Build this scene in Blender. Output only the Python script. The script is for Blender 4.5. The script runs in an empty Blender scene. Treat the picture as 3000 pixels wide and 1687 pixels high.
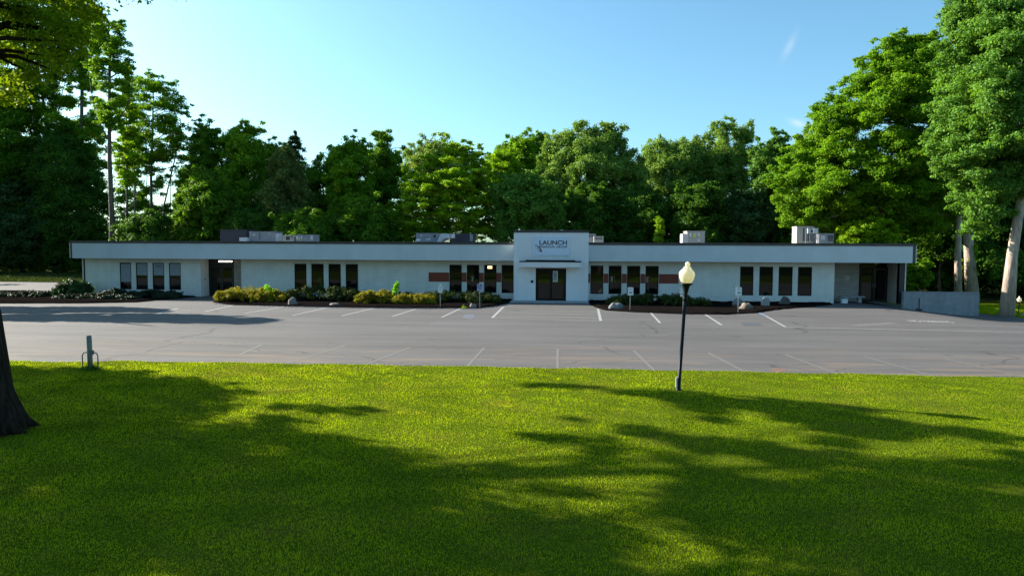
import bpy, math, random
import numpy as np
from mathutils import Vector, Matrix
random.seed(7)
R = math.radians
C = bpy.context.scene.collection
S = bpy.context.scene

# ------------------------------------------------------------------ camera
YAW, PITCH, ROLL, CZ, FPX, PW, PH = R(4.7), R(3.25), R(.25), 3.5, 2000., 3000., 1687.
fwd = np.array([-math.sin(YAW)*math.cos(PITCH), math.cos(YAW)*math.cos(PITCH), -math.sin(PITCH)])
r0 = np.array([math.cos(YAW), math.sin(YAW), 0.])
u0 = np.cross(r0, fwd)
rt = math.cos(ROLL)*r0+math.sin(ROLL)*u0
up = -math.sin(ROLL)*r0+math.cos(ROLL)*u0
cam = bpy.data.cameras.new('camera')
co = bpy.data.objects.new('camera', cam)
C.objects.link(co)
co.matrix_world = Matrix(((rt[0], up[0], -fwd[0], 0), (rt[1], up[1], -fwd[1], 0), (rt[2], up[2], -fwd[2], CZ), (0, 0, 0, 1)))
cam.sensor_width = 36
cam.lens = 36*FPX/PW
cam.clip_end = 3000
S.camera = co
# ------------------------------------------------------------------ sky, sun, exposure
SUN = Vector((-1.85, .76, 1.0)).normalized()
EL = math.asin(SUN.z)
W = bpy.data.worlds.new('World')
S.world = W
W.use_nodes = True
wn, wl = W.node_tree.nodes, W.node_tree.links
bg = wn['Background']
sky = wn.new('ShaderNodeTexSky')
sky.sky_type = 'NISHITA'
sky.sun_disc = False
sky.sun_elevation = EL
sky.sun_rotation = math.atan2(SUN.x, SUN.y)
sky.air_density = 1.0
sky.dust_density = 1.3
sky.ozone_density = 1.2
bg.inputs[1].default_value = .079
tint = wn.new('ShaderNodeMix'); tint.data_type = 'RGBA'; tint.blend_type = 'MULTIPLY'; tint.inputs['Factor'].default_value = 1
tint.inputs['B'].default_value = (.66, 1.0, 1.08, 1)
wl.new(sky.outputs[0], tint.inputs['A'])
# two wisps of thin cloud low in the right half of the sky, fixed in world directions
tcw = wn.new('ShaderNodeTexCoord')
def m_(op, a, b=None):
    q = wn.new('ShaderNodeMath'); q.operation = op
    for i_, v_ in enumerate((a, b)):
        if v_ is None: continue
        if isinstance(v_, (int, float)): q.inputs[i_].default_value = v_
        else: wl.new(v_, q.inputs[i_])
    return q.outputs[0]
prev = tint.outputs['Result']
nz = wn.new('ShaderNodeTexNoise'); nz.inputs['Scale'].default_value = 28; nz.inputs['Detail'].default_value = 8
wl.new(tcw.outputs['Generated'], nz.inputs['Vector'])
sep = wn.new('ShaderNodeSeparateXYZ'); wl.new(tcw.outputs['Generated'], sep.inputs[0])
AZ = m_('ARCTAN2', sep.outputs['X'], sep.outputs['Y']); ELV = m_('ARCSINE', sep.outputs['Z'])
for px_, py_, sa_, sb_, sh_, amt_ in ((2312, 138, .0055, .016, .45, .26), (2340, 363, .011, .005, -.35, .5)):
    d_ = Vector(tuple(fwd+rt*(px_-PW/2)/FPX+up*(PH/2-py_)/FPX)).normalized()
    u_ = m_('SUBTRACT', AZ, math.atan2(d_.x, d_.y)); v_ = m_('SUBTRACT', ELV, math.asin(d_.z))
    u_ = m_('SUBTRACT', u_, m_('MULTIPLY', v_, sh_)) if sb_ > sa_ else u_
    v2_ = v_ if sb_ > sa_ else m_('SUBTRACT', v_, m_('MULTIPLY', u_, sh_))
    a_ = m_('DIVIDE', u_, sa_); b_ = m_('DIVIDE', v2_, sb_)
    rr_ = m_('ADD', m_('MULTIPLY', a_, a_), m_('MULTIPLY', b_, b_))
    g_ = m_('POWER', 2.718, m_('MULTIPLY', rr_, -1.2))
    k_ = m_('MULTIPLY', m_('MULTIPLY', g_, m_('ADD', nz.outputs['Fac'], .25)), amt_)
    mc_ = wn.new('ShaderNodeMix'); mc_.data_type = 'RGBA'; mc_.clamp_factor = True
    wl.new(k_, mc_.inputs['Factor']); wl.new(prev, mc_.inputs['A']); mc_.inputs['B'].default_value = (4.6, 5.0, 5.2, 1)
    prev = mc_.outputs['Result']
wl.new(prev, bg.inputs[0])
sl = bpy.data.lights.new('sun', 'SUN')
sl.energy = 5.0
sl.angle = R(.5)
sl.color = (1, .93, .80)
so = bpy.data.objects.new('sun', sl)
C.objects.link(so)
so.rotation_euler = (-SUN).to_track_quat('-Z', 'Y').to_euler()
S.view_settings.view_transform = 'Standard'
S.view_settings.look = 'None'
S.view_settings.exposure = 1.45
S.view_settings.gamma = 1
S.cycles.max_bounces = 6
S.cycles.transparent_max_bounces = 4

# ------------------------------------------------------------------ measuring: photo pixel -> place in the world
def ss(t):
    t = max(0., min(1., t)); return t*t*(3-2*t)
def gz(x, y):
    """ground height: level, falling gently at the right end of the lot"""
    return -.68*ss((x-18.5)/8.)*ss((y-27)/15.)
def G(x, y):
    d = fwd+rt*(x-PW/2)/FPX+up*(PH/2-y)/FPX
    z = 0.
    for _ in range(12):
        t = (z-CZ)/d[2]
        z = .5*z+.5*gz(d[0]*t, d[1]*t)
    t = (z-CZ)/d[2]
    return (d[0]*t, d[1]*t, z)
def P(x, y, Y):
    d = fwd+rt*(x-PW/2)/FPX+up*(PH/2-y)/FPX
    t = Y/d[1]
    return (d[0]*t, Y, d[2]*t+CZ)
K = 3000/2576.
def PD(x, y, Y): return P(x*K, y*K, Y)
def GD(x, y): return G(x*K, y*K)

# ------------------------------------------------------------------ materials
def mat(name, col, rough=.7, noise=0., scale=5., bump=0., bscale=60., metal=0., ior=None, emit=None, spec=None, detail=6):
    m = bpy.data.materials.new(name)
    m.use_nodes = True
    n, l = m.node_tree.nodes, m.node_tree.links
    b = n['Principled BSDF']
    b.inputs['Base Color'].default_value = (*col, 1)
    b.inputs['Roughness'].default_value = rough
    b.inputs['Metallic'].default_value = metal
    if ior: b.inputs['IOR'].default_value = ior
    if spec is not None: b.inputs['Specular IOR Level'].default_value = spec
    if emit:
        b.inputs['Emission Color'].default_value = (*col, 1)
        b.inputs['Emission Strength'].default_value = emit
    tc = n.new('ShaderNodeTexCoord')
    if noise:
        t = n.new('ShaderNodeTexNoise')
        t.inputs['Scale'].default_value = scale
        t.inputs['Detail'].default_value = detail
        l.new(tc.outputs['Object'], t.inputs['Vector'])
        r = n.new('ShaderNodeValToRGB')
        r.color_ramp.elements[0].position = .3
        r.color_ramp.elements[1].position = .7
        r.color_ramp.elements[0].color = (*[c*(1-noise) for c in col], 1)
        r.color_ramp.elements[1].color = (*[min(1, c*(1+noise)) for c in col], 1)
        l.new(t.outputs['Fac'], r.inputs[0])
        l.new(r.outputs[0], b.inputs['Base Color'])
    if bump:
        t = n.new('ShaderNodeTexNoise')
        t.inputs['Scale'].default_value = bscale
        t.inputs['Detail'].default_value = 4
        l.new(tc.outputs['Object'], t.inputs['Vector'])
        bb = n.new('ShaderNodeBump')
        bb.inputs['Strength'].default_value = bump
        bb.inputs['Distance'].default_value = .03
        l.new(t.outputs['Fac'], bb.inputs['Height'])
        l.new(bb.outputs[0], b.inputs['Normal'])
    return m

def brick_mat(name, col, col2, mortar, w=.4, h=.2, ms=.012, bump=.35, noise=.1):
    m = mat(name, col, .8)
    n, l = m.node_tree.nodes, m.node_tree.links
    b = n['Principled BSDF']
    tc = n['Texture Coordinate']
    sp = n.new('ShaderNodeSeparateXYZ'); cb = n.new('ShaderNodeCombineXYZ')
    l.new(tc.outputs['Object'], sp.inputs[0])
    ad = n.new('ShaderNodeMath'); ad.operation = 'ADD'
    l.new(sp.outputs['X'], ad.inputs[0]); l.new(sp.outputs['Y'], ad.inputs[1])
    l.new(ad.outputs[0], cb.inputs[0]); l.new(sp.outputs['Z'], cb.inputs[1])
    br = n.new('ShaderNodeTexBrick')
    br.inputs['Color1'].default_value = (*col, 1)
    br.inputs['Color2'].default_value = (*col2, 1)
    br.inputs['Mortar'].default_value = (*mortar, 1)
    br.inputs['Scale'].default_value = 1
    br.inputs['Mortar Size'].default_value = ms
    br.inputs['Brick Width'].default_value = w
    br.inputs['Row Height'].default_value = h
    l.new(cb.outputs[0], br.inputs['Vector'])
    t = n.new('ShaderNodeTexNoise'); t.inputs['Scale'].default_value = 1.2; t.inputs['Detail'].default_value = 8
    l.new(tc.outputs['Object'], t.inputs['Vector'])
    mx = n.new('ShaderNodeMix'); mx.data_type = 'RGBA'; mx.blend_type = 'MULTIPLY'
    mp = n.new('ShaderNodeMapRange'); mp.inputs['From Min'].default_value = .3; mp.inputs['From Max'].default_value = .7
    mp.inputs['To Min'].default_value = 1-noise*2; mp.inputs['To Max'].default_value = 1
    l.new(t.outputs['Fac'], mp.inputs['Value'])
    mx.inputs['Factor'].default_value = 1
    l.new(br.outputs['Color'], mx.inputs['A']); l.new(mp.outputs[0], mx.inputs['B'])
    l.new(mx.outputs['Result'], b.inputs['Base Color'])
    bp = n.new('ShaderNodeBump'); bp.inputs['Strength'].default_value = bump; bp.inputs['Distance'].default_value = .01; bp.invert = True
    l.new(br.outputs['Fac'], bp.inputs['Height']); l.new(bp.outputs[0], b.inputs['Normal'])
    return m

def leaf_mat(name, c1, c2, trans=.35, rough=.5, nscale=.6, spec=.06):
    m = bpy.data.materials.new(name)
    m.use_nodes = True
    n, l = m.node_tree.nodes, m.node_tree.links
    b = n['Principled BSDF']
    b.inputs['Roughness'].default_value = rough
    b.inputs['Specular IOR Level'].default_value = spec
    ge = n.new('ShaderNodeNewGeometry'); tc = n.new('ShaderNodeTexCoord')
    t = n.new('ShaderNodeTexNoise'); t.inputs['Scale'].default_value = nscale; t.inputs['Detail'].default_value = 3
    l.new(tc.outputs['Object'], t.inputs['Vector'])
    ad = n.new('ShaderNodeMath'); ad.operation = 'ADD'
    sc = n.new('ShaderNodeMath'); sc.operation = 'MULTIPLY'; sc.inputs[1].default_value = .55
    l.new(ge.outputs['Random Per Island'], sc.inputs[0])
    l.new(sc.outputs[0], ad.inputs[0]); l.new(t.outputs['Fac'], ad.inputs[1])
    r = n.new('ShaderNodeValToRGB')
    r.color_ramp.elements[0].position = .45
    r.color_ramp.elements[1].position = 1.1 if False else 1.0
    r.color_ramp.elements[0].color = (*c1, 1)
    r.color_ramp.elements[1].color = (*c2, 1)
    l.new(ad.outputs[0], r.inputs[0])
    l.new(r.outputs[0], b.inputs['Base Color'])
    tr = n.new('ShaderNodeBsdfTranslucent')
    mm = n.new('ShaderNodeMix'); mm.data_type = 'RGBA'; mm.blend_type = 'MULTIPLY'; mm.inputs['Factor'].default_value = 1
    l.new(r.outputs[0], mm.inputs['A']); mm.inputs['B'].default_value = (1.35, 1.25, .45, 1)
    l.new(mm.outputs['Result'], tr.inputs[0])
    ms = n.new('ShaderNodeMixShader'); ms.inputs[0].default_value = trans
    l.new(b.outputs[0], ms.inputs[1]); l.new(tr.outputs[0], ms.inputs[2])
    l.new(ms.outputs[0], n['Material Output'].inputs['Surface'])
    return m

M = dict(
    fascia=mat('fascia_paint', (.60, .65, .67), .75, .05, .8, .25, 90),
    wall=brick_mat('painted_block', (.80, .79, .74), (.76, .75, .70), (.70, .69, .65), bump=.12, noise=.06),
    recess=brick_mat('recess_brick', (.42, .38, .33), (.37, .34, .29), (.28, .26, .24)),
    stucco=mat('stucco', (.76, .78, .80), .8, .04, 1., .35, 70),
    retain=mat('retaining_stucco', (.30, .31, .33), .85, .12, 3., .6, 40),
    dark=mat('dark_bronze_metal', (.028, .024, .024), .45, .2, 3),
    coping=mat('coping_metal', (.055, .045, .042), .5, .25, 2),
    black=mat('black_enamel', (.008, .008, .009), .45, .1, 6, spec=.2),
    red=mat('red_panel', (.20, .034, .014), .55, .12, 3),
    glass=mat('dark_glass', (.004, .005, .006), .03, ior=1.5),
    doorglass=mat('door_glass', (.008, .006, .005), .04, ior=1.45),
    doorbrown=mat('brown_door_panel', (.028, .017, .011), .4, .2, 2),
    blind=mat('grey_blind', (.30, .32, .36), .7, .05, 4),
    roof=mat('roof_membrane', (.16, .15, .14), .9, .2, 1),
    white=mat('white_paint', (.75, .76, .76), .5, .05, 3),
    trim=mat('pale_trim', (.62, .60, .56), .6, .05, 3),
    concrete=mat('concrete_step', (.33, .34, .35), .9, .12, 4, .3, 60),
    signpanel=mat('sign_panel', (.62, .72, .86), .35, .02, 3),
    letter=mat('sign_lettering', (.02, .03, .05), .5),
    letterred=mat('sign_red_mark', (.35, .09, .08), .5),
    isablue=mat('blue_sign_face', (.015, .035, .36), .4),
    palesign=mat('pale_sign_face', (.66, .74, .74), .4, .03, 10),
    teal=mat('teal_print', (.05, .22, .25), .5),
    galv=mat('galvanised_steel', (.20, .21, .21), .5, .25, 8, metal=.2),
    hvac=mat('hvac_grey', (.25, .26, .29), .5, .12, 3),
    hvacdark=mat('hvac_dark_coil', (.035, .035, .05), .6, .2, 6),
    hvaclight=mat('hvac_light', (.50, .53, .57), .5, .08, 3),
    hvactan=mat('hvac_tan', (.42, .38, .34), .5, .08, 3),
    yellow=mat('yellow_label', (.7, .6, .03), .5),
    lampglass=mat('lamp_globe', (.88, .86, .74), .3, .03, 5, spec=.6),
    light=mat('tube_light', (1., .95, .85), .5, emit=2.2),
    light2=mat('ceiling_lamp_glow', (1., .70, .28), .5, emit=.9),
    rockpale=mat('pale_rock', (.19, .175, .17), .85, .3, 6, .8, 14),
    rockgrey=mat('grey_rock', (.17, .18, .19), .85, .3, 5, .8, 12),
    rockdark=mat('brown_rock', (.085, .07, .065), .85, .3, 5, .8, 12),
    rocktan=mat('tan_rock', (.20, .155, .12), .85, .25, 6, .8, 12),
    mulch=mat('mulch', (.010, .008, .0075), .95, .6, 14, 1., 25, spec=0.),
    timber=mat('weathered_timber', (.28, .25, .2), .85, .2, 10),
    bark=mat('bark_brown', (.10, .078, .058), .9, .4, 7, 1., 12),
    barkpale=mat('bark_pale', (.42, .33, .27), .9, .35, 7, 1., 12),
    barkdark=mat('bark_dark', (.032, .024, .018), .95, .5, 9, 1., 14, spec=0.),
)
def glow_through(m, f):
    n, l = m.node_tree.nodes, m.node_tree.links
    t = n.new('ShaderNodeBsdfTranslucent'); t.inputs[0].default_value = (.95, .88, .62, 1)
    x = n.new('ShaderNodeMixShader'); x.inputs[0].default_value = f
    l.new(n['Principled BSDF'].outputs[0], x.inputs[1]); l.new(t.outputs[0], x.inputs[2]); l.new(x.outputs[0], n['Material Output'].inputs['Surface'])
glow_through(M['lampglass'], .5)
def runs(m, lo, sc=(3., 3., .25)):
    n, l = m.node_tree.nodes, m.node_tree.links
    tc = n['Texture Coordinate']; b = n['Principled BSDF']
    mp = n.new('ShaderNodeMapping'); mp.inputs['Scale'].default_value = sc; l.new(tc.outputs['Object'], mp.inputs[0])
    t = n.new('ShaderNodeTexNoise'); t.inputs['Scale'].default_value = 1.; t.inputs['Detail'].default_value = 7; l.new(mp.outputs[0], t.inputs['Vector'])
    q = n.new('ShaderNodeMapRange'); q.inputs['From Min'].default_value = .35; q.inputs['From Max'].default_value = .6; q.inputs['To Min'].default_value = lo; l.new(t.outputs['Fac'], q.inputs['Value'])
    x = n.new('ShaderNodeMix'); x.data_type = 'RGBA'; x.blend_type = 'MULTIPLY'; x.inputs['Factor'].default_value = 1
    src = b.inputs['Base Color'].links[0].from_socket
    l.new(src, x.inputs['A']); l.new(q.outputs[0], x.inputs['B']); l.new(x.outputs['Result'], b.inputs['Base Color'])
runs(M['fascia'], .955, (1.2, 1.2, .4)); runs(M['stucco'], .96); runs(M['wall'], .95); runs(M['retain'], .8)
def bark_stretch(m):
    n, l = m.node_tree.nodes, m.node_tree.links
    tc = n['Texture Coordinate']
    mp = n.new('ShaderNodeMapping'); mp.inputs['Scale'].default_value = (1.6, 1.6, .22)
    for lk in list(l):
        if lk.from_node == tc:
            t = lk.to_socket; l.remove(lk); l.new(mp.outputs[0], t)
    l.new(tc.outputs['Object'], mp.inputs[0])
for k in ('bark', 'barkpale', 'barkdark'): bark_stretch(M[k])
L = dict(
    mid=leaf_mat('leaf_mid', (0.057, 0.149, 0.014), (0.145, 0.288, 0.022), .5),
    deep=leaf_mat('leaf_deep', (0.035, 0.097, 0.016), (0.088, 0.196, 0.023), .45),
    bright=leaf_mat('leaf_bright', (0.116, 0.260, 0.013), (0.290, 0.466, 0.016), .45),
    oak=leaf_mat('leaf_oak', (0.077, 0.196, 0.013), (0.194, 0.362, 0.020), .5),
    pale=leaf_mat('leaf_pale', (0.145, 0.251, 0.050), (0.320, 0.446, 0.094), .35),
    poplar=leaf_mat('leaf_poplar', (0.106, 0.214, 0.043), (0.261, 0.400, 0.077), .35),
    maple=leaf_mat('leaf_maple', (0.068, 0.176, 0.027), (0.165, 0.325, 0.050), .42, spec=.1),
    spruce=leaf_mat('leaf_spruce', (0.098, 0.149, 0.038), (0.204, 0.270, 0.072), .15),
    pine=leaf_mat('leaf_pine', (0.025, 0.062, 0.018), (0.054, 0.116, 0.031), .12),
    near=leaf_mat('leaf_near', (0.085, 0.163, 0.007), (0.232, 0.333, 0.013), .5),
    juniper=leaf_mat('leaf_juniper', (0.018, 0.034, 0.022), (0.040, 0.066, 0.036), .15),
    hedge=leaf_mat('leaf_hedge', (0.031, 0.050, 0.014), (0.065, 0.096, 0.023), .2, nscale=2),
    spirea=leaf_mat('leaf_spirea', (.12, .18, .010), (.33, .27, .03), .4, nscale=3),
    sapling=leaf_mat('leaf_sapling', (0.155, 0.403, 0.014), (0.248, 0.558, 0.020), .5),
)

# ------------------------------------------------------------------ object helpers
ROOTLOC = {}
def thing(name, label, cat, loc=(0, 0, 0), group=None):
    o = bpy.data.objects.new(name, None)
    C.objects.link(o)
    o.location = loc
    o.empty_display_size = .3
    o['label'] = label; o['category'] = cat
    if group: o['group'] = group
    ROOTLOC[o] = Vector(loc)
    return o
def tag(o, label=None, cat=None, group=None, kind=None):
    for k, v in (('label', label), ('category', cat), ('group', group), ('kind', kind)):
        if v: o[k] = v
    return o

class MB:
    def __init__(s): s.v, s.f = [], []
    def add(s, v, f):
        b = len(s.v); s.v += [tuple(p) for p in v]; s.f += [tuple(i+b for i in q) for q in f]; return s
    def box(s, x0, x1, y0, y1, z0, z1):
        v = [(x, y, z) for z in (z0, z1) for y in (y0, y1) for x in (x0, x1)]
        return s.add(v, [(0, 2, 3, 1), (4, 5, 7, 6), (0, 1, 5, 4), (2, 6, 7, 3), (0, 4, 6, 2), (1, 3, 7, 5)])
    def tube(s, path, rad, n=8, cap=True, jit=0., rng=random):
        path = [Vector(p) for p in path]
        if not hasattr(rad, '__len__'): rad = [rad]*len(path)
        v = []; prev = None
        for i, p in enumerate(path):
            t = (path[min(i+1, len(path)-1)]-path[max(i-1, 0)]).normalized()
            a = prev if prev else (Vector((0, 1, 0)) if abs(t.y) < .9 else Vector((1, 0, 0)))
            a = (a-t*a.dot(t)).normalized(); prev = a
            b = t.cross(a)
            for k in range(n):
                an = 2*math.pi*k/n
                r = rad[i]*(1+jit*rng.uniform(-1, 1))
                v.append(p+(a*math.cos(an)+b*math.sin(an))*r)
        f = []
        for i in range(len(path)-1):
            for k in range(n):
                f.append((i*n+k, i*n+(k+1) % n, (i+1)*n+(k+1) % n, (i+1)*n+k))
        if cap: f += [tuple(range(n-1, -1, -1)), tuple((len(path)-1)*n+k for k in range(n))]
        return s.add(v, f)
    def lathe(s, c, prof, n=20):
        return s.tube([(c[0], c[1], c[2]+z) for r, z in prof], [max(r, .0005) for r, z in prof], n)
    def prism(s, poly, y0, y1):      # poly in x,z ; extruded along y
        n = len(poly)
        v = [(x, y0, z) for x, z in poly]+[(x, y1, z) for x, z in poly]
        return s.add(v, [tuple(range(n)), tuple(range(2*n-1, n-1, -1))]+[(i, i+n, (i+1) % n+n, (i+1) % n) for i in range(n)])
    def build(s, name, m, parent=None, root=None, smooth=False, loc=None):
        root = root or parent
        off = ROOTLOC.get(root, Vector((0, 0, 0))) if root else Vector(loc or (0, 0, 0))
        me = bpy.data.meshes.new(name)
        me.from_pydata([tuple(Vector(p)-off) for p in s.v], [], s.f)
        me.update()
        me.materials.append(m)
        if smooth: me.polygons.foreach_set('use_smooth', [True]*len(me.polygons))
        o = bpy.data.objects.new(name, me)
        C.objects.link(o)
        if parent: o.parent = parent
        else: o.location = off
        if root and parent: ROOTLOC[o] = off
        return o

def np_mesh(name, V, m, parent=None, k=4, loc=(0, 0, 0)):
    """V: (n,k,3) array of separate k-gons"""
    n = V.shape[0]
    off = np.array(ROOTLOC[parent]) if parent else np.array(loc)
    me = bpy.data.meshes.new(name)
    me.vertices.add(n*k); me.loops.add(n*k); me.polygons.add(n)
    me.vertices.foreach_set('co', (V.reshape(-1, 3)-off).astype(np.float32).ravel())
    me.loops.foreach_set('vertex_index', np.arange(n*k, dtype=np.int32))
    me.polygons.foreach_set('loop_start', np.arange(0, n*k, k, dtype=np.int32))
    me.polygons.foreach_set('loop_total', np.full(n, k, dtype=np.int32))
    me.update(calc_edges=True)
    me.materials.append(m)
    o = bpy.data.objects.new(name, me)
    C.objects.link(o)
    if parent: o.parent = parent
    else: o.location = loc
    return o

def sheet(name, pts, z, m, kind='structure'):
    o = MB().add([(p[0], p[1], z) for p in pts], [tuple(range(len(pts)))])
    ob = o.build(name, m)
    if kind: ob['kind'] = kind
    return ob
def ccw(pts):
    a = sum(pts[i][0]*pts[(i+1) % len(pts)][1]-pts[(i+1) % len(pts)][0]*pts[i][1] for i in range(len(pts)))
    return pts if a > 0 else pts[::-1]

# ------------------------------------------------------------------ GROUND
def ground_mat(name, c1, c2, c3, s1=.5, s2=14.):
    m = mat(name, c1, .95, spec=0.)
    n, l = m.node_tree.nodes, m.node_tree.links
    tc = n['Texture Coordinate']; b = n['Principled BSDF']
    t = n.new('ShaderNodeTexNoise'); t.inputs['Scale'].default_value = s1; t.inputs['Detail'].default_value = 8; t.inputs['Roughness'].default_value = .7
    u = n.new('ShaderNodeTexNoise'); u.inputs['Scale'].default_value = s2; u.inputs['Detail'].default_value = 6
    l.new(tc.outputs['Object'], t.inputs[0]); l.new(tc.outputs['Object'], u.inputs[0])
    r = n.new('ShaderNodeValToRGB'); e = r.color_ramp.elements
    e[0].position = .32; e[0].color = (*c1, 1); e[1].position = .68; e[1].color = (*c3, 1)
    x = e.new(.5); x.color = (*c2, 1)
    l.new(t.outputs['Fac'], r.inputs[0])
    mp = n.new('ShaderNodeMapRange'); mp.inputs['From Min'].default_value = .3; mp.inputs['From Max'].default_value = .7
    mp.inputs['To Min'].default_value = .7; mp.inputs['To Max'].default_value = 1.25
    l.new(u.outputs['Fac'], mp.inputs['Value'])
    mx = n.new('ShaderNodeMix'); mx.data_type = 'RGBA'; mx.blend_type = 'MULTIPLY'; mx.inputs['Factor'].default_value = 1
    l.new(r.outputs[0], mx.inputs['A']); l.new(mp.outputs[0], mx.inputs['B'])
    l.new(mx.outputs['Result'], b.inputs['Base Color'])
    return m
M['forestfloor'] = ground_mat('forest_floor', (.02, .022, .01), (.03, .04, .014), (.05, .045, .025))
M['lawn'] = ground_mat('lawn_turf', (.040, .065, .005), (.055, .085, .006), (.08, .085, .012), .45, 9)

def asphalt_mat():
    m = mat('asphalt', (.16, .15, .145), .85)
    n, l = m.node_tree.nodes, m.node_tree.links
    tc = n['Texture Coordinate']; b = n['Principled BSDF']
    def noise(scale, det=6, vec=None, dist=0):
        t = n.new('ShaderNodeTexNoise'); t.inputs['Scale'].default_value = scale; t.inputs['Detail'].default_value = det; t.inputs['Distortion'].default_value = dist
        l.new(vec or tc.outputs['Object'], t.inputs['Vector']); return t.outputs['Fac']
    def rng(x, a, b2, c, d):
        q = n.new('ShaderNodeMapRange'); q.inputs['From Min'].default_value = a; q.inputs['From Max'].default_value = b2
        q.inputs['To Min'].default_value = c; q.inputs['To Max'].default_value = d; l.new(x, q.inputs['Value']); return q.outputs[0]
    def mul(a, b2):
        q = n.new('ShaderNodeMath'); q.operation = 'MULTIPLY'; l.new(a, q.inputs[0]); l.new(b2, q.inputs[1]); return q.outputs[0]
    mp = n.new('ShaderNodeMapping'); mp.inputs['Scale'].default_value = (.12, 1.1, 1); l.new(tc.outputs['Object'], mp.inputs[0])
    streak = rng(noise(.9, 9, mp.outputs[0]), .3, .7, .78, 1.12)
    grit = rng(noise(60, 3), .3, .7, .82, 1.18)
    big = rng(noise(.13, 5), .3, .7, .88, 1.08)
    f = mul(mul(streak, grit), big)
    mx = n.new('ShaderNodeMix'); mx.data_type = 'RGBA'; mx.blend_type = 'MULTIPLY'; mx.inputs['Factor'].default_value = 1
    mx.inputs['A'].default_value = (.102, .095, .096, 1); l.new(f, mx.inputs['B'])
    # sandy washed-out soil streaks near the lawn edge
    sp = n.new('ShaderNodeSeparateXYZ'); l.new(tc.outputs['Object'], sp.inputs[0])
    band = rng(sp.outputs['Y'], 21.2, 25.5, 1., 0.)
    mp2 = n.new('ShaderNodeMapping'); mp2.inputs['Scale'].default_value = (.35, 2.2, 1); l.new(tc.outputs['Object'], mp2.inputs[0])
    dirt = rng(noise(.8, 8, mp2.outputs[0], .6), .48, .66, 0, .8)
    k = mul(dirt, band)
    m2 = n.new('ShaderNodeMix'); m2.data_type = 'RGBA'; l.new(k, m2.inputs['Factor'])
    l.new(mx.outputs['Result'], m2.inputs['A']); m2.inputs['B'].default_value = (.175, .13, .095, 1)
    # thin dark cracks
    vo = n.new('ShaderNodeTexVoronoi'); vo.feature = 'DISTANCE_TO_EDGE'; vo.inputs['Scale'].default_value = .16
    mp3 = n.new('ShaderNodeMapping'); mp3.inputs['Scale'].default_value = (.5, 1.4, 1)
    wv = n.new('ShaderNodeTexNoise'); wv.inputs['Scale'].default_value = .5; wv.inputs['Detail'].default_value = 6
    l.new(tc.outputs['Object'], wv.inputs[0])
    av = n.new('ShaderNodeVectorMath'); av.operation = 'MULTIPLY_ADD'
    l.new(wv.outputs['Color'], av.inputs[0]); av.inputs[1].default_value = (2.5, 2.5, 0); l.new(tc.outputs['Object'], av.inputs[2])
    l.new(av.outputs[0], mp3.inputs[0]); l.new(mp3.outputs[0], vo.inputs['Vector'])
    cr = rng(vo.outputs['Distance'], 0.0, .007, .55, 1.)
    m3 = n.new('ShaderNodeMix'); m3.data_type = 'RGBA'; m3.blend_type = 'MULTIPLY'; m3.inputs['Factor'].default_value = 1
    l.new(m2.outputs['Result'], m3.inputs['A']); l.new(cr, m3.inputs['B'])
    wn2 = noise(.35, 5)
    cur = m3.outputs['Result']
    for c_, w_, d_ in ((27.4, .035, .74), (31.3, .03, .80), (23.0, .05, .86), (35.6, .03, .84)):
        a1 = n.new('ShaderNodeMath'); a1.operation = 'MULTIPLY_ADD'; l.new(wn2, a1.inputs[0]); a1.inputs[1].default_value = .5; l.new(sp.outputs['Y'], a1.inputs[2])
        a2 = n.new('ShaderNodeMath'); a2.operation = 'SUBTRACT'; l.new(a1.outputs[0], a2.inputs[0]); a2.inputs[1].default_value = c_+.25
        a3 = n.new('ShaderNodeMath'); a3.operation = 'ABSOLUTE'; l.new(a2.outputs[0], a3.inputs[0])
        q_ = rng(a3.outputs[0], w_*.5, w_*1.5, d_, 1.)
        mq = n.new('ShaderNodeMix'); mq.data_type = 'RGBA'; mq.blend_type = 'MULTIPLY'; mq.inputs['Factor'].default_value = 1
        l.new(cur, mq.inputs['A']); l.new(q_, mq.inputs['B']); cur = mq.outputs['Result']
    st_ = rng(noise(1.6, 2), .66, .74, 1., .80)
    mq = n.new('ShaderNodeMix'); mq.data_type = 'RGBA'; mq.blend_type = 'MULTIPLY'; mq.inputs['Factor'].default_value = 1
    l.new(cur, mq.inputs['A']); l.new(st_, mq.inputs['B']); cur = mq.outputs['Result']
    l.new(cur, b.inputs['Base Color'])
    b.inputs['Specular IOR Level'].default_value = .3
    bp = n.new('ShaderNodeBump'); bp.inputs['Strength'].default_value = .5; bp.inputs['Distance'].default_value = .008
    l.new(noise(90, 3), bp.inputs['Height']); l.new(bp.outputs[0], b.inputs['Normal'])
    return m
M['asphalt'] = asphalt_mat()

def grid_sheet(name, xs, ylo, yhi, ny, off, m):
    v = []; f = []
    for x in xs:
        a, b = ylo(x), yhi(x)
        for k in range(ny+1):
            y = a+(b-a)*k/ny; v.append((x, y, gz(x, y)+off))
    n = ny+1
    for i in range(len(xs)-1):
        for k in range(ny): f.append((i*n+k, (i+1)*n+k, (i+1)*n+k+1, i*n+k+1))
    o = MB().add(v, f).build(name, m, smooth=True); o['kind'] = 'structure'; return o
def lawn_edge(x): return 20.0-.0028*x*x*.35+(-.25 if x < -14 else 0)+.06*math.sin(x*1.7)+.04*math.sin(x*4.1)
fx_ = [-700, -300, -80]+[-70+2*i for i in range(81)]+[130, 300, 700]
grid_sheet('ground', fx_, lambda x: -200, lambda x: 15, 2, -.06, M['forestfloor'])
grid_sheet('ground', fx_, lambda x: 15, lambda x: 55, 40, -.06, M['forestfloor'])
grid_sheet('ground', fx_, lambda x: 55, lambda x: 900, 4, -.06, M['forestfloor'])
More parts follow.
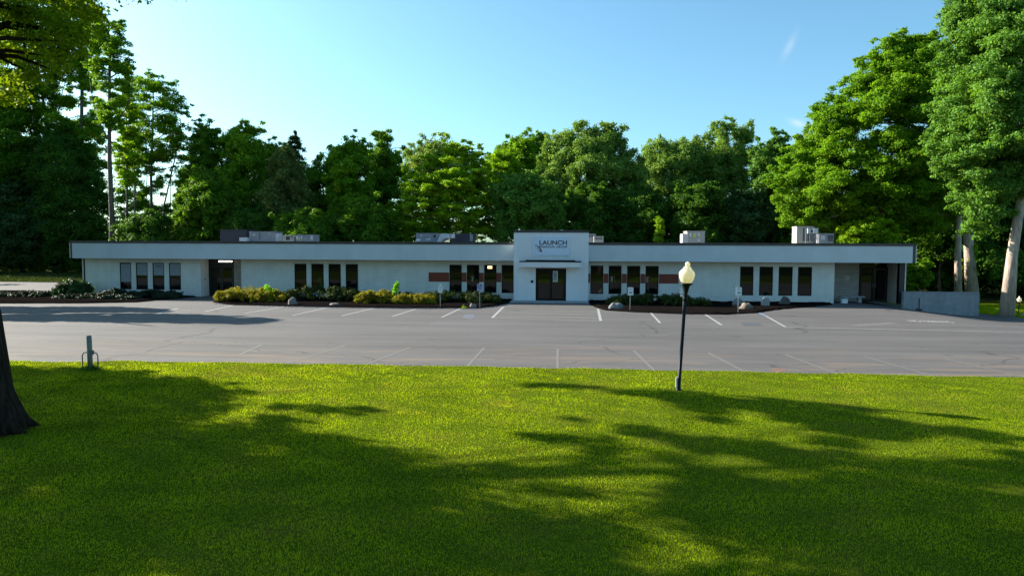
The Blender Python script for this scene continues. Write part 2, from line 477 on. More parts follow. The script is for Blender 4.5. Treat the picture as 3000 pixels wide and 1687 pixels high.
grid_sheet('lawn', [-70+.5*i for i in range(281)], lambda x: -6, lambda x: lawn_edge(max(-22, min(22, x))), 4, .012, M['lawn'])
e0, e1 = G(2869, 918), G(3000, 931.5)
vk = (e1[1]-e0[1])/(e1[0]-e0[0])
def verge_y(x): return e0[1]+vk*(x-e0[0])
XV = 22.6
grid_sheet('parking_lot', [-70, -60, -50, -40, -36.5], lambda x: 18.5, lambda x: 63.5-(x+36.5)*.06, 4, 0, M['asphalt'])
grid_sheet('parking_lot', [-36.5, -20, 0, 14]+[15+.76*i for i in range(11)], lambda x: 18.5, lambda x: 49.5, 30, 0, M['asphalt'])
grid_sheet('parking_lot', [XV+1.0*i for i in range(50)], lambda x: 18.5, verge_y, 30, 0, M['asphalt'])
grid_sheet('grass_verge', [XV+1.0*i for i in range(50)], verge_y, lambda x: 60, 24, .004, M['lawn'])
sheet('far_grass_verge', ccw([(-120, 67), (-37, 63.2), (-36, 90), (-120, 90)]), .01, M['forestfloor'])

# planting beds: raised bumpy mulch
def bed(name, outline):
    pts = ccw([(p[0], p[1]) for p in outline])
    cx = sum(p[0] for p in pts)/len(pts); cy = sum(p[1] for p in pts)/len(pts)
    dense = []
    for i in range(len(pts)):
        a, b = pts[i], pts[(i+1) % len(pts)]
        k = max(1, int(math.dist(a, b)/.35))
        dense += [(a[0]+(b[0]-a[0])*j/k, a[1]+(b[1]-a[1])*j/k) for j in range(k)]
    n = len(dense)
    rg = random.Random(3)
    v = [(x+rg.uniform(-.05, .05), y+rg.uniform(-.05, .05), .006) for x, y in dense]
    inn = []
    for i, (x, y) in enumerate(dense):
        a, b = dense[i-1], dense[(i+1) % n]
        t = Vector((b[0]-a[0], b[1]-a[1], 0)).normalized()
        nx, ny = -t.y, t.x
        inn.append((x+nx*.25+rg.uniform(-.04, .04), y+ny*.25, .09+rg.uniform(-.02, .03)))
    f = [(i, (i+1) % n, (i+1) % n+n, i+n) for i in range(n)]+[tuple(range(n, 2*n))]
    o = MB().add(v+inn, f).build(name, M['mulch'])
    o['kind'] = 'structure'
    return o
bed('mulch_bed', [G(*p) for p in ((-150, 889), (0, 889.5), (250, 889), (400, 886), (480, 879), (575, 870.5))]+[(-26.5, 46.85), (-35.2, 46.85), (-35.6, 50), (-44, 50.5), (-52, 44)])
bed('mulch_bed', [G(*p) for p in ((650, 871), (622, 886), (680, 894), (860, 897.5), (1000, 900), (1100, 902.5), (1200, 903), (1400, 903), (1455, 897), (1494, 887))]+[(-3.7, 45.35), (-3.7, 46.85), (-23.2, 46.85)])
bed('mulch_bed', [G(*p) for p in ((1726, 889), (1737, 898), (1775, 910), (1850, 914.5), (2000, 921), (2130, 922), (2220, 917), (2270, 909), (2330, 903), (2440, 893))]+[(17.5, 46.85), (1.4, 46.85), (1.4, 45.5)])
# gravel spill along the bed edge
rg = np.random.default_rng(5)
def pebbles(name, path, n, m):
    V = []
    for _ in range(n):
        i = rg.integers(len(path)-1); t = rg.random()
        x, y = [path[i][j]*(1-t)+path[i+1][j]*t for j in (0, 1)]
        x += rg.normal(0, .08); y += rg.normal(-.05, .10); s = rg.uniform(.012, .045)
        for a in range(3):
            a0, a1 = a*2.09+rg.uniform(-.3, .3), (a+1)*2.09
            V.append([(x+s*math.cos(a0), y+s*math.sin(a0), .004), (x+s*math.cos(a1), y+s*math.sin(a1), .004), (x, y, s*.9)])
    o = np_mesh(name, np.array(V), m, k=3); o['kind'] = 'stuff'; o['label'] = 'loose gravel scattered along the edge of the dark mulch beds'; o['category'] = 'gravel'
pebbles('gravel', [G(*p) for p in ((630, 890), (860, 899), (1000, 901), (1200, 904), (1400, 904), (1455, 898), (1494, 890))], 1500, M['rockgrey'])

# painted markings
paint = mat('white_road_paint', (.29, .29, .287), .7, .35, 9)
faded = mat('faded_road_paint', (.132, .125, .119), .8, .3, 12)
yel = mat('pale_yellow_paint', (.29, .31, .22), .7, .2, 9)
bluep = mat('blue_road_paint', (.14, .22, .38), .8, .2, 9)
bluefade = mat('faded_blue_road_paint', (.09, .096, .13), .8, .15, 4)
patchm = mat('dark_asphalt_patch', (.055, .06, .07), .85, .2, 8)
orng = mat('rusty_soil_stain', (.14, .08, .06), .9, .25, 5)
def strip(mb, a, b, w, z=.004):
    a, b = Vector((a[0], a[1], 0)), Vector((b[0], b[1], 0))
    d = (b-a).normalized(); nn = Vector((-d.y, d.x, 0))*w/2
    H_ = lambda p: Vector((p.x, p.y, gz(p.x, p.y)+z))
    k = max(1, int((b-a).length/.5))
    for i in range(k):
        p, q = a.lerp(b, i/k), a.lerp(b, (i+1)/k)
        mb.add([H_(p-nn), H_(q-nn), H_(q+nn), H_(p+nn)], [(0, 1, 2, 3)])
mb = MB()
for x0, y0, x1, y1 in ((-22.2, 38.9, -22.6, 33.9), (-19.6, 38.9, -20.0, 33.9), (-16.9, 38.95, -17.1, 33.9), (-14.2, 39.2, -14.4, 33.9), (-11.55, 39.3, -11.7, 34.0), (-8.95, 39.6, -9.1, 34.0), (-6.35, 39.9, -6.45, 33.8), (4.75, 38.7, 6.3, 32.4)):
    strip(mb, (x0, y0), (x1, y1), .11)
mb = MB()
for a, b in (((522, 903), (462, 919)), ((685, 894), (600, 913)), ((835, 898), (716, 918)), ((960, 901), (857, 924)), ((1095, 903), (1001, 925)), ((1222, 904), (1149, 927)), ((1349, 904), (1295, 929)), ((1907, 917), (1934, 946)), ((2066, 921), (2114, 952)), ((2232, 919), (2302, 958))):
    strip(mb, G(*a), G(*b), .115)
for a, b in (((1475, 899), (1442, 931)), ((1752, 905), (1760, 940))): strip(mb, G(*a), G(*b), .14)
strip(mb, G(2302, 958), G(2650, 966), .10); strip(mb, G(2650, 966), G(3100, 977), .10)
mb.build('parking_line', paint)['kind'] = 'structure'
mb = MB()
ays = [(898, 1472, 1690), (0, 0, 0)]
AL = lambda t: (1475-33*t, 899+32*t); AR = lambda t: (1752+8*t, 905+35*t)
for tl, tr in ((.02, -.12), (.28, .06), (.48, .25), (.66, .47), (.83, .74), (1., 1.)):
    a, b = G(*AL(tl)), G(*AR(tr))
    mid = ((a[0]+b[0])/2, (a[1]+b[1])/2+(.35 if tl < .8 else 0))
    strip(mb, a, mid, .075, .005); strip(mb, mid, b, .075, .005)
mb.build('access_aisle_marking', yel)['kind'] = 'structure'
mb = MB()
for a, b in (((0, 1047), (10, 1047)), ((1060, 1073), (1202, 1017)), ((1370, 1072), (1418, 1019)), ((1634, 1078), (1634, 1021)), ((1917, 1085), (1856, 1026)), ((2188, 1092), (2075, 1033)), ((2467, 1100), (2300, 1038)), ((2757, 1108), (2531, 1043)), ((3060, 1118), (2760, 1048)), ((840, 1064), (1010, 1012)), ((700, 1040), (765, 1010))):
    strip(mb, G(*a), G(*b), .09)
for xx in (40, 120, 335, 545): strip(mb, G(xx, 1000), G(xx+14, 999), .10)
mb.build('faded_parking_line', faded)['kind'] = 'structure'
mb = MB()
a, b = G(2218, 914), G(2245, 926); strip(mb, a, b, .12, .009)
mb.build('blue_line_end', bluep)['kind'] = 'structure'
sheet('faded_blue_parking_symbol', ccw([G(*p) for p in ((1362, 922), (1388, 920), (1392, 931), (1376, 934), (1352, 931))]), .0045, bluefade)
sheet('asphalt_patch', ccw([G(*p) for p in ((2168, 945), (2222, 945), (2236, 954), (2180, 955))]), .0045, patchm)
sheet('soil_stain', ccw([G(2280+24*math.cos(a)*(1+.15*math.sin(3*a)), 1084+6.5*math.sin(a)*(1+.2*math.sin(5*a))) for a in [i*.5236 for i in range(12)]]), .0045, orng)

def text(name, s, m, loc, rot, h, parent=None, root=None, ext=.004, off=0., sx=1., align='CENTER', width=None, sp=1.):
    cu = bpy.data.curves.new(name, 'FONT')
    cu.body = s; cu.size = 1; cu.extrude = 0; cu.offset = off; cu.align_x = align; cu.space_character = sp
    t = bpy.data.objects.new(name, cu); C.objects.link(t)
    bpy.context.view_layer.update()
    me = bpy.data.meshes.new_from_object(t.evaluated_get(bpy.context.evaluated_depsgraph_get()))
    bpy.data.objects.remove(t); bpy.data.curves.remove(cu)
    xs = [v.co.x for v in me.vertices]; ys = [v.co.y for v in me.vertices]
    hh = max(ys)-min(ys); ww = max(xs)-min(xs); k = h/hh; kx = (width/ww) if width else k*sx
    x0 = (max(xs)+min(xs))/2; y0 = (max(ys)+min(ys))/2
    rm = Matrix.Rotation(rot[2], 4, 'Z') @ Matrix.Rotation(rot[0], 4, 'X')
    offv = ROOTLOC.get(root or parent, Vector((0, 0, 0)))
    for v in me.vertices:
        q = rm @ Vector(((v.co.x-x0)*kx, (v.co.y-y0)*k, 0))
        v.co = q+Vector(loc)-offv
    me.materials.clear(); me.materials.append(m)
    o = bpy.data.objects.new(name, me); C.objects.link(o)
    if parent: o.parent = parent
    else:
        pass
    return o
a, b = Vector(G(2663, 940)), Vector(G(2789, 943.5))
o = text('no_parking_lettering', 'NO PARKING', paint, ((a+b)/2+Vector((0, 0, .005)))[:], (0, 0, math.atan2(b.y-a.y, b.x-a.x)), .95, off=.02, width=(b-a).length)
for v_ in o.data.vertices: v_.co.z = gz(v_.co.x, v_.co.y)+.006
o['kind'] = 'structure'
sheet('lot_scuff', ccw([G(*p) for p in ((2488, 953), (2520, 951), (2600, 945), (2640, 947), (2560, 952), (2520, 955))]), .0045, faded)

# ------------------------------------------------------------------ OFFICE BUILDING
B = thing('office_building', 'long low white office building with flat roof and central entrance block', 'building', (-7, 46.9, 0))
YW, YF = 46.9, 46.0
ZB, ZT = 2.72, 3.92
def wall_holes(mb, x0, x1, z0, z1, holes, y, dep=.12):
    xs = sorted({x0, x1, *[h[0] for h in holes], *[h[1] for h in holes]})
    zs = sorted({z0, z1, *[h[2] for h in holes], *[h[3] for h in holes]})
    for i in range(len(xs)-1):
        for j in range(len(zs)-1):
            cx, cz = (xs[i]+xs[i+1])/2, (zs[j]+zs[j+1])/2
            if any(h[0] < cx < h[1] and h[2] < cz < h[3] for h in holes): continue
            mb.add([(xs[i], y, zs[j]), (xs[i+1], y, zs[j]), (xs[i+1], y, zs[j+1]), (xs[i], y, zs[j+1])], [(0, 1, 2, 3)])
    for a, b, c, d in holes:
        mb.add([(a, y, c), (b, y, c), (b, y, d), (a, y, d), (a, y+dep, c), (b, y+dep, c), (b, y+dep, d), (a, y+dep, d)],
               [(0, 4, 5, 1), (1, 5, 6, 2), (2, 6, 7, 3), (3, 7, 4, 0)])
WX = []
for pts in (((351, 384.5), (398.4, 432.6), (447, 481), (495, 529.5)), ((862.7, 898), (912, 948.5), (962.4, 998.5), (1012.7, 1048.8)),
            ((1316.5, 1352.8), (1367.7, 1404), (1418.3, 1454.7), (1469.6, 1505.5)), ((1729.8, 1767.7), (1783.2, 1821), (1837, 1875.8), (1891, 1929.8)),
            ((2168.3, 2207.8), (2224.8, 2265), (2281.4, 2322.4), (2337.9, 2379))):
    WX.append([(P(a, 800, YW)[0], P(b, 800, YW)[0]) for a, b in pts])
WZ = (.47, 2.41)
XR0, XR1 = P(588, 800, YW)[0], P(706.5, 800, YW)[0]
XL, XE = P(246, 800, YW)[0], P(2652, 800, YW)[0]
XQ0, XQ1 = P(2445, 800, YW)[0], P(2635, 800, YW)[0]
holes = [(a, b, *WZ) for g in WX for a, b in g]
mb = MB()
def sec(x0, x1): wall_holes(mb, x0, x1, 0, 2.9, [h for h in holes if x0 < h[0] < x1], YW)
sec(XL, XR0); sec(XR1, -3.5); sec(1.2, XQ0)
BD = 15.
mb.add([(XL, YW, 0), (XL, YW+BD, 0), (XL, YW+BD, 2.9), (XL, YW, 2.9)], [(0, 3, 2, 1)])
mb.add([(XE, YW, 0), (XE, YW+BD, 0), (XE, YW+BD, 2.9), (XE, YW, 2.9)], [(0, 1, 2, 3)])
mb.add([(XL, YW+BD, 0), (XE, YW+BD, 0), (XE, YW+BD, 2.9), (XL, YW+BD, 2.9)], [(0, 3, 2, 1)])
# return walls of the two recesses
d1, d2 = 1.1, 1.65
mb.add([(XR0, YW, 0), (XR0, YW+d1, 0), (XR0, YW+d1, 2.9), (XR0, YW, 2.9)], [(0, 1, 2, 3)])
mb.add([(XR1, YW, 0), (XR1, YW+d1, 0), (XR1, YW+d1, 2.9), (XR1, YW, 2.9)], [(0, 3, 2, 1)])
mb.build('wall', M['wall'], B)
mb = MB()
DL0, DL1 = P(612, 800, YW+d1)[0], P(685, 800, YW+d1)[0]
DQ0, DQ1 = P(2517, 800, YW+d2)[0], P(2602, 800, YW+d2)[0]
for bx_ in ((DL1, XR1, YW+d1, YW+d1+.1, 0, 2.9), (XR0-.1, DL0, YW+d1, YW+d1+.1, 0, 2.9), (DQ1, XQ1, YW+d2, YW+d2+.1, 0, 2.9)):
    MB().box(*bx_).build('recess_wall', M['recess'], B)
MB().box(XQ0, DQ0, YW+d2, YW+d2+.1, 0, 2.9).build('recess_wall', M['recess'], B)
mb = MB()
mb.add([(XQ0, YW, 0), (XQ0, YW+d2, 0), (XQ0, YW+d2, 2.9), (XQ0, YW, 2.9)], [(0, 1, 2, 3)])
mb.build('recess_wall', M['recess'], B); mb = MB()
mb.add([(XQ1, YW, 0), (XQ1, YW+d2, 0), (XQ1, YW+d2, 2.9), (XQ1, YW, 2.9)], [(0, 3, 2, 1)])
mb.build('recess_wall', M['recess'], B)
mb = MB(); mb.box(XQ1, XE-.03, YW-.01, YW+.3, 0, 2.72); mb.build('end_column', M['dark'], B)
MB().box(XE-.03, XE+.05, YW-.04, YW+.05, 0, 2.72).build('corner_trim', M['trim'], B); MB().box(XL-.09, XL-.01, YW-.04, YW+.05, 0, 2.72).build('corner_trim', M['trim'], B)
mb = MB(); mb.box(XL, XL+.1, YW-.015, YW-.004, 0, 2.72); mb.build('downspout', M['black'], B)
# fascia box, soffit, roof
XF0, XF1 = P(211, 730, YF)[0], P(2675, 730, YF)[0]
mb = MB()
mb.box(XF0, -3.62, YF, YF+.25, ZB, ZT-.12); mb.box(1.33, XF1, YF, YF+.25, ZB, ZT-.12)
mb.box(XF0, XF0+.2, YF+.25, YW+BD+.5, ZB, ZT-.12); mb.box(XF1-.2, XF1, YF+.25, YW+BD+.5, ZB, ZT-.12); mb.box(XF0+.2, XF1-.2, YW+BD+.3, YW+BD+.5, ZB, ZT-.12)
mb.build('fascia', M['fascia'], B)
mb = MB()
mb.box(XF0-.16, -3.62, YF-.04, YF+.3, ZT-.12, ZT+.05); mb.box(1.33, XF1+.18, YF-.04, YF+.3, ZT-.12, ZT+.05)
mb.box(XF0-.12, XF0-.003, YF-.02, YF+.1, ZB, ZT-.12); mb.box(XF1+.003, XF1+.16, YF-.02, YF+.1, ZB, ZT-.12)
mb.box(XF0-.16, XF0+.14, YF+.3, YW+BD+.6, ZT-.12, ZT+.05); mb.box(XF1-.12, XF1+.18, YF+.3, YW+BD+.6, ZT-.12, ZT+.05)
mb.build('roof_coping', M['coping'], B)
MB().box(XF1+.165, XF1+.21, YF-.03, YF+.02, ZB+.03, ZT-.1).build('end_trim', M['trim'], B); MB().box(XF0-.175, XF0-.125, YF-.03, YF+.02, ZB+.02, ZT-.1).build('end_trim', M['trim'], B)
mb = MB(); mb.box(XF0+.2, -3.62, YF+.25, YW+d2+.4, ZB+.03, ZB+.08); mb.box(1.33, XF1-.2, YF+.25, YW+d2+.4, ZB+.03, ZB+.08)
mb.build('soffit', M['fascia'], B)
mb = MB(); mb.box(XF0+.2, XF1-.2, YF+.3, YW+BD+.3, 3.5, 3.7); mb.build('roof', M['roof'], B)
# red stripe panels between windows
zs0, zs1 = 1.225, 1.865
xb = [P(1256, 800, YW)[0]]+[v for w in WX[2] for v in w]
for a, b in zip(xb[0::2], xb[1::2]): MB().box(a, b-.02, YW-.02, YW-.003, zs0, zs1).build('red_stripe', M['red'], B)
xb = [1.3]+[v for w in WX[3] for v in w]+[P(1989, 810, YW)[0]]
for a, b in zip(xb[0::2], xb[1::2]): MB().box(a+.02, b-.02, YW-.02, YW-.003, zs0, zs1).build('red_stripe', M['red'], B)
# windows
def frame_mb(x0, x1, z0, z1, y, t=.05, d=.06):
    m_ = MB()
    m_.box(x0, x1, y, y+d, z1-t, z1); m_.box(x0, x1, y, y+d, z0, z0+t)
    m_.box(x0, x0+t, y, y+d, z0+t, z1-t); m_.box(x1-t, x1, y, y+d, z0+t, z1-t)
    return m_
for gi, g in enumerate(WX):
    for wi, (a, b) in enumerate(g):
        w = frame_mb(a+.004, b-.004, WZ[0]+.004, WZ[1]-.004, YW+.012).build('window', M['black'], B)
        p = MB().box(a+.054, b-.054, YW+.045, YW+.055, WZ[0]+.054, WZ[1]-.054).build('pane', M['glass'], w, root=B)
        if gi == 0:
            zb = 1.02 if wi == 0 else 1.5
            w['label'] = 'window with grey blind drawn halfway'
            bl = MB()
            k = int((WZ[1]-.06-zb)/.05)
            for q in range(k): bl.box(a+.06, b-.06, YW+.034, YW+.042, zb+q*.05, zb+q*.05+.046)
            bl.build('blind', M['blind'], w, root=B)
        if gi == 0 and wi == 2:
            text('lettering', 'thank', M['letter'], ((a+b)/2, YW+.028, 2.18), (R(90), 0, 0), .17, w, B, width=.42)
        if gi == 2 and wi == 2:
            MB().box((a+b)/2-.2, (a+b)/2+.12, YW+.030, YW+.040, 2.15, 2.33).build('lamp_glow', M['light2'], w, root=B)
# left recess door
def leaf_door(x0, x1, y, z1, m_fr, parent=B, name='door', gl='glass', handle=True, hx=None, lab=None):
    t = .085
    d = MB()
    d.box(x0, x1, y, y+.05, z1-t, z1); d.box(x0, x1, y, y+.05, .03, .17)
    d.box(x0, x0+t, y, y+.05, .17, z1-t); d.box(x1-t, x1, y, y+.05, .17, z1-t)
    o = d.build(name, m_fr, parent)
    if lab: o['label'] = lab
    MB().box(x0+t, x1-t, y+.02, y+.03, .17, z1-t).build('pane', M[gl], o, root=B)
    if handle:
        hx = hx if hx is not None else x1-t/2
        h = MB(); h.tube([(hx, y-.01, .95), (hx, y-.06, .97), (hx, y-.06, 1.25), (hx, y-.01, 1.27)], .012, 6)
        h.build('handle', M['galv'], o, root=B)
    return o
yd = YW+d1
MB().box(DL0+.004, DL1-.004, yd-.01, yd+.09, 2.16, 2.22).box(DL0+.004, DL0+.06, yd-.01, yd+.09, 0, 2.16).box(DL1-.06, DL1-.004, yd-.01, yd+.09, 0, 2.16).box((DL0+DL1)/2-.02, (DL0+DL1)/2+.02, yd+.0, yd+.09, 0, 2.16).build('door_frame', M['black'], B)
MB().box(DL0+.004, DL1-.004, yd+.0, yd+.08, 2.22, 2.74).build('door_transom_panel', M['doorbrown'], B)
m0 = (DL0+DL1)/2
leaf_door(DL0+.065, m0-.025, yd+.012, 2.15, M['doorbrown'], hx=m0-.09, gl='doorglass', lab='brown glass door leaf in the left recess, beside the lit tube')
leaf_door(m0+.025, DL1-.065, yd+.012, 2.15, M['doorbrown'], hx=m0+.07, gl='glass', lab='right leaf of the brown door pair in the left recess')
lf = MB().box(DL1-1.1, DL1-.02, yd-.10, yd-.012, 2.42, 2.62).build('light_fixture', M['dark'], B)
MB().tube([(DL1-1.06, yd-.12, 2.52), (DL1-.06, yd-.12, 2.52)], .045, 10).build('tube_light', M['light'], lf, root=B)
# right recess door
yd = YW+d2
MB().box(DQ0+.004, DQ1-.004, yd-.01, yd+.09, 2.28, 2.36).box(DQ0+.004, DQ0+.09, yd-.01, yd+.09, 0, 2.28).box(DQ1-.09, DQ1-.004, yd-.01, yd+.09, 0, 2.28).box(DQ0+.004, DQ1-.004, yd-.01, yd+.09, 2.66, 2.74).build('door_frame', M['black'], B)
m0 = (DQ0+DQ1)/2
leaf_door(DQ0+.095, m0-.03, yd+.012, 2.27, M['black'], hx=m0-.07, gl='glass', lab='black glass door leaf reflecting the lawn in the right recess')
leaf_door(m0+.03, DQ1-.095, yd+.012, 2.27, M['doorbrown'], hx=m0+.1, gl='doorglass', lab='dark brown door leaf in the right recess')
MB().box(m0-.025, m0+.025, yd, yd+.09, 0, 2.28).build('door_mullion', M['black'], B)
MB().box(DQ0+.09, DQ1-.09, yd+.03, yd+.04, 2.36, 2.66).build('transom_pane', M['doorglass'], B)
MB().lathe(((DQ0+DQ1)/2-.1, yd-.6, 2.55), [(.005, .2), (.02, .16), (.16, .12), (.17, .08), (.02, .05), (.03, 0), (.001, -.02)], 12).build('ceiling_lamp', M['hvactan'], B)
# entrance block
BX0, BX1, BY, BZ = -3.62, 1.33, 45.38, 4.60
dx0, dx1, dz1 = -2.155, -.13, 2.24
mb = MB()
wall_holes(mb, BX0, BX1, .1, BZ, [(dx0, dx1, .1, dz1)], BY, .25)
mb.add([(BX0, BY, .1), (BX0, 50, .1), (BX0, 50, BZ), (BX0, BY, BZ)], [(0, 3, 2, 1)])
mb.add([(BX1, BY, .1), (BX1, 50, .1), (BX1, 50, BZ), (BX1, BY, BZ)], [(0, 1, 2, 3)])
mb.add([(BX0, 50, 2.9), (BX1, 50, 2.9), (BX1, 50, BZ), (BX0, 50, BZ)], [(0, 3, 2, 1)])
mb.build('entrance_block', M['stucco'], B)
MB().box(BX0-.03, BX1+.03, BY-.03, 50.03, BZ, BZ+.16).build('block_coping', M['coping'], B)
MB().tube([(-3.28, BY+.5, BZ+.16), (-3.28, BY+.5, BZ+.26)], .05, 8).build('roof_vent', M['white'], B); MB().box(-.55, -.35, BY+.5, BY+.7, BZ+.16, BZ+.2).build('roof_vent', M['white'], B)
st = MB().prism([(BX0-.3, -.02), (BX1+.05, -.02), (BX1+.02, .1), (BX0-.1, .1)], 44.35, 45.9).build('entrance_step', M['concrete'], B)
# canopy
MB().box(-3.17, .80, 44.72, BY-.003, 2.33, 2.66).build('canopy', M['stucco'], B)
MB().box(-3.2, .83, 44.69, BY-.003, 2.663, 2.73).box(-2.8, .45, 44.9, BY-.003, 2.73, 2.79).build('canopy_roof', M['black'], B)
for xx in (-2.5, .42): MB().tube([(xx, BY-.004, 2.05), (xx, BY-.06, 2.05), (xx+.02, BY-.09, 1.98)], .025, 8).build('spotlight', M['trim'], B)
# entrance doors
fy = BY+.1
MB().box(dx0+.004, dx1-.004, fy, fy+.1, dz1-.1, dz1-.004).box(dx0+.004, dx0+.1, fy, fy+.1, .1, dz1-.1).box(dx1-.1, dx1-.004, fy, fy+.1, .1, dz1-.1).build('door_frame', M['black'], B)
m0 = (dx0+dx1)/2
def front_leaf(x0, x1, hx, lab):
    d = MB(); t = .07; y = fy+.02
    d.box(x0, x1, y, y+.05, dz1-.1-t, dz1-.104); d.box(x0, x1, y, y+.05, .12, .22)
    d.box(x0, x0+t, y, y+.05, .22, dz1-.1-t); d.box(x1-t, x1, y, y+.05, .22, dz1-.1-t)
    o = d.build('door', M['black'], B); o['label'] = lab
    MB().box(x0+t, x1-t, y+.02, y+.03, .22, dz1-.1-t).build('pane', M['glass'], o, root=B)
    MB().tube([(hx, y-.01, .95), (hx, y-.06, .97), (hx, y-.06, 1.3), (hx, y-.01, 1.32)], .012, 6).build('handle', M['dark'], o, root=B)
    return o
front_leaf(dx0+.105, m0-.005, m0-.05, 'left leaf of the black framed glass entrance doors')
o = front_leaf(m0+.005, dx1-.105, m0+.05, 'right leaf of the entrance doors with the paper sign')
ns = MB().box(m0+.13, m0+.45, fy+.028, fy+.034, 1.34, 2.08).build('door_notice', M['white'], o, root=B)
MB().box(m0+.15, m0+.41, fy+.023, fy+.0265, 1.38, 2.05).build('notice_glass', M['blind'], o, root=B)
text('lettering', '250', M['letter'], (m0+.29, fy+.018, 1.78), (R(90), 0, 0), .13, o, B, width=.2)
MB().box(-2.47, -2.31, BY-.03, BY-.003, 1.27, 1.44).build('keypad', M['black'], B)
MB().box(XR0+.003, XR0+.03, YW+.5, YW+.6, 1.2, 1.3).build('card_reader', M['black'], B)
MB().box(18.9, 19.25, YW+d2-.03, YW+d2-.003, 1.45, 1.8).build('wall_notice', M['hvactan'], B)
# company sign on the block
sg = thing('wall_sign', 'pale blue LAUNCH FINANCIAL GROUP sign panel mounted above the entrance canopy', 'sign', (-1.14, BY, 3.08))
x0, x1 = P(1559.9, 700, BY)[0], P(1668.9, 700, BY)[0]; z1, z0 = P(1614, 694, BY)[2], P(1614, 749, BY)[2]
MB().box(x0, x1, BY-.045, BY-.004, z0, z1).build('panel', M['signpanel'], sg)
fx = lambda px: P(px, 710, BY)[0]
fz = lambda py: P(1614, py, BY)[2]
ls = text('lettering', 'LAUNCH', M['letter'], ((fx(1580.5)+fx(1661))/2, BY-.05, (fz(704.3)+fz(717.6))/2), (R(90), 0, 0), fz(704.3)-fz(717.6), sg, off=.025, width=fx(1661)-fx(1580.5))
text('lettering', 'FINANCIAL GROUP', M['letter'], ((fx(1580.2)+fx(1662))/2, BY-.05, (fz(720)+fz(726.2))/2), (R(90), 0, 0), fz(720)-fz(726.4), sg, off=.018, width=fx(1662)-fx(1580.2))
def ellipse_ring(mb, cx, cz, a, b, ang, t0, t1, y, n=40):
    v = []; f = []
    for i in range(n):
        th = 2*math.pi*i/n
        w = t0+(t1-t0)*(.5-.5*math.cos(th+2.2))
        for s_ in (1., 1-w):
            x, z = a*s_*math.cos(th), b*s_*math.sin(th)
            v.append((cx+x*math.cos(ang)-z*math.sin(ang), y, cz+x*math.sin(ang)+z*math.cos(ang)))
    for i in range(n): j = (i+1) % n; f.append((2*i, 2*i+1, 2*j+1, 2*j))
    mb.add(v, f)
mb = MB(); cx, cz = fx(1577.8), fz(728)
ellipse_ring(mb, cx, cz, .31, .115, R(-47), .05, .42, BY-.050); mb.build('swoosh_mark', M['letter'], sg)
mb = MB(); ellipse_ring(mb, cx+.005, cz+.005, .20, .065, R(-47), .12, .3, BY-.051); ellipse_ring(mb, cx+.02, cz+.01, .06, .05, R(-47), .3, .9, BY-.052, 16); mb.build('inner_mark', M['letterred'], sg)

# retaining wall on the right
RWX0, RWX1, RWY = P(2648, 870, 46.2)[0], P(2869, 870, 46.2)[0], 46.2
rw = thing('retaining_wall', 'low grey stucco wall running from the right end of the building', 'wall', ((RWX0+RWX1)/2, RWY, gz(RWX1, RWY)))
RWZ = P(2760, 855.5, 46.2)[2]
MB().box(RWX0, RWX1, RWY, RWY+.3, -1., RWZ-.04).build('wall_body', M['retain'], rw)
MB().box(RWX0-.01, RWX1+.02, RWY-.02, RWY+.32, RWZ-.04, RWZ).build('wall_cap', M['retain'], rw)

# ------------------------------------------------------------------ ROOF EQUIPMENT
def roofbox(name, label, x0, x1, ytop, Y, dep=1.2, m='hvac', base=3.7):
    X0, X1 = P(x0, 700, Y)[0], P(x1, 700, Y)[0]
    Z = P((x0+x1)/2, ytop, Y)[2]
    t = thing(name, label, 'air conditioner' if 'condenser' in name or 'rooftop' in name else 'roof equipment', ((X0+X1)/2, Y+dep/2, base))
    mb = MB().box(X0, X1, Y, Y+dep, base, Z)
    mb.box(X0+.1, X0+.25, Y-.04, Y+dep+.04, base-.001, base+.06).box(X1-.25, X1-.1, Y-.04, Y+dep+.04, base-.001, base+.06)
    mb.build('cabinet', M[m], t)
    MB().box(X0-.025, X1+.025, Y-.025, Y+dep+.025, Z+.002, Z+.05).build('lid', M[m], t)
    return t, X0, X1, Z
def plates(t, Y, lst):
    for x0, x1, y0, y1, m, nm in lst:
        MB().box(P(x0, 700, Y)[0], P(x1, 700, Y)[0], Y-.02, Y-.003, P((x0+x1)/2, y1, Y)[2], P((x0+x1)/2, y0, Y)[2]).build(nm, M[m], t)
t, *_ = roofbox('ductwork_housing', 'large dark housing on the roof, leftmost of the roof equipment', 645, 722, 674, 56, 2, 'hvacdark')
t, a, b, Z = roofbox('rooftop_unit', 'long grey rooftop unit with pale hood, beside the large dark housing', 731, 804, 680, 52, 1.6)
plates(t, 52, [(742, 748, 687, 690, 'white', 'nameplate'), (787, 790, 683, 686, 'white', 'sticker'), (760.8, 761.8, 681, 702, 'hvacdark', 'panel_seam')])
MB().box(a-2.1*.3, a-.003, 51.6, 52.6, 4.02, 4.32).box(P(709, 700, 51)[0], a+.55, 51.3, 51.595, 3.7, 4.02).build('intake_hood', M['hvaclight'], t)
MB().box(b+.003, b+.22, 52.1, 52.9, 4.0, Z-.1).build('vent_hood', M['hvaclight'], t)
t, *_ = roofbox('rooftop_condenser', 'small low condenser on the roof, between two grey units left of centre', 828, 861, 691, 51, .9, 'hvactan')
plates(t, 51, [(838, 849, 693, 703, 'hvacdark', 'coil_grille'), (852, 859, 693, 695, 'hvacdark', 'vent_slot')])
t, *_ = roofbox('rooftop_condenser', 'low blue grey roof unit with white framed label and yellow sticker', 866, 919, 689.5, 51, 1.2)
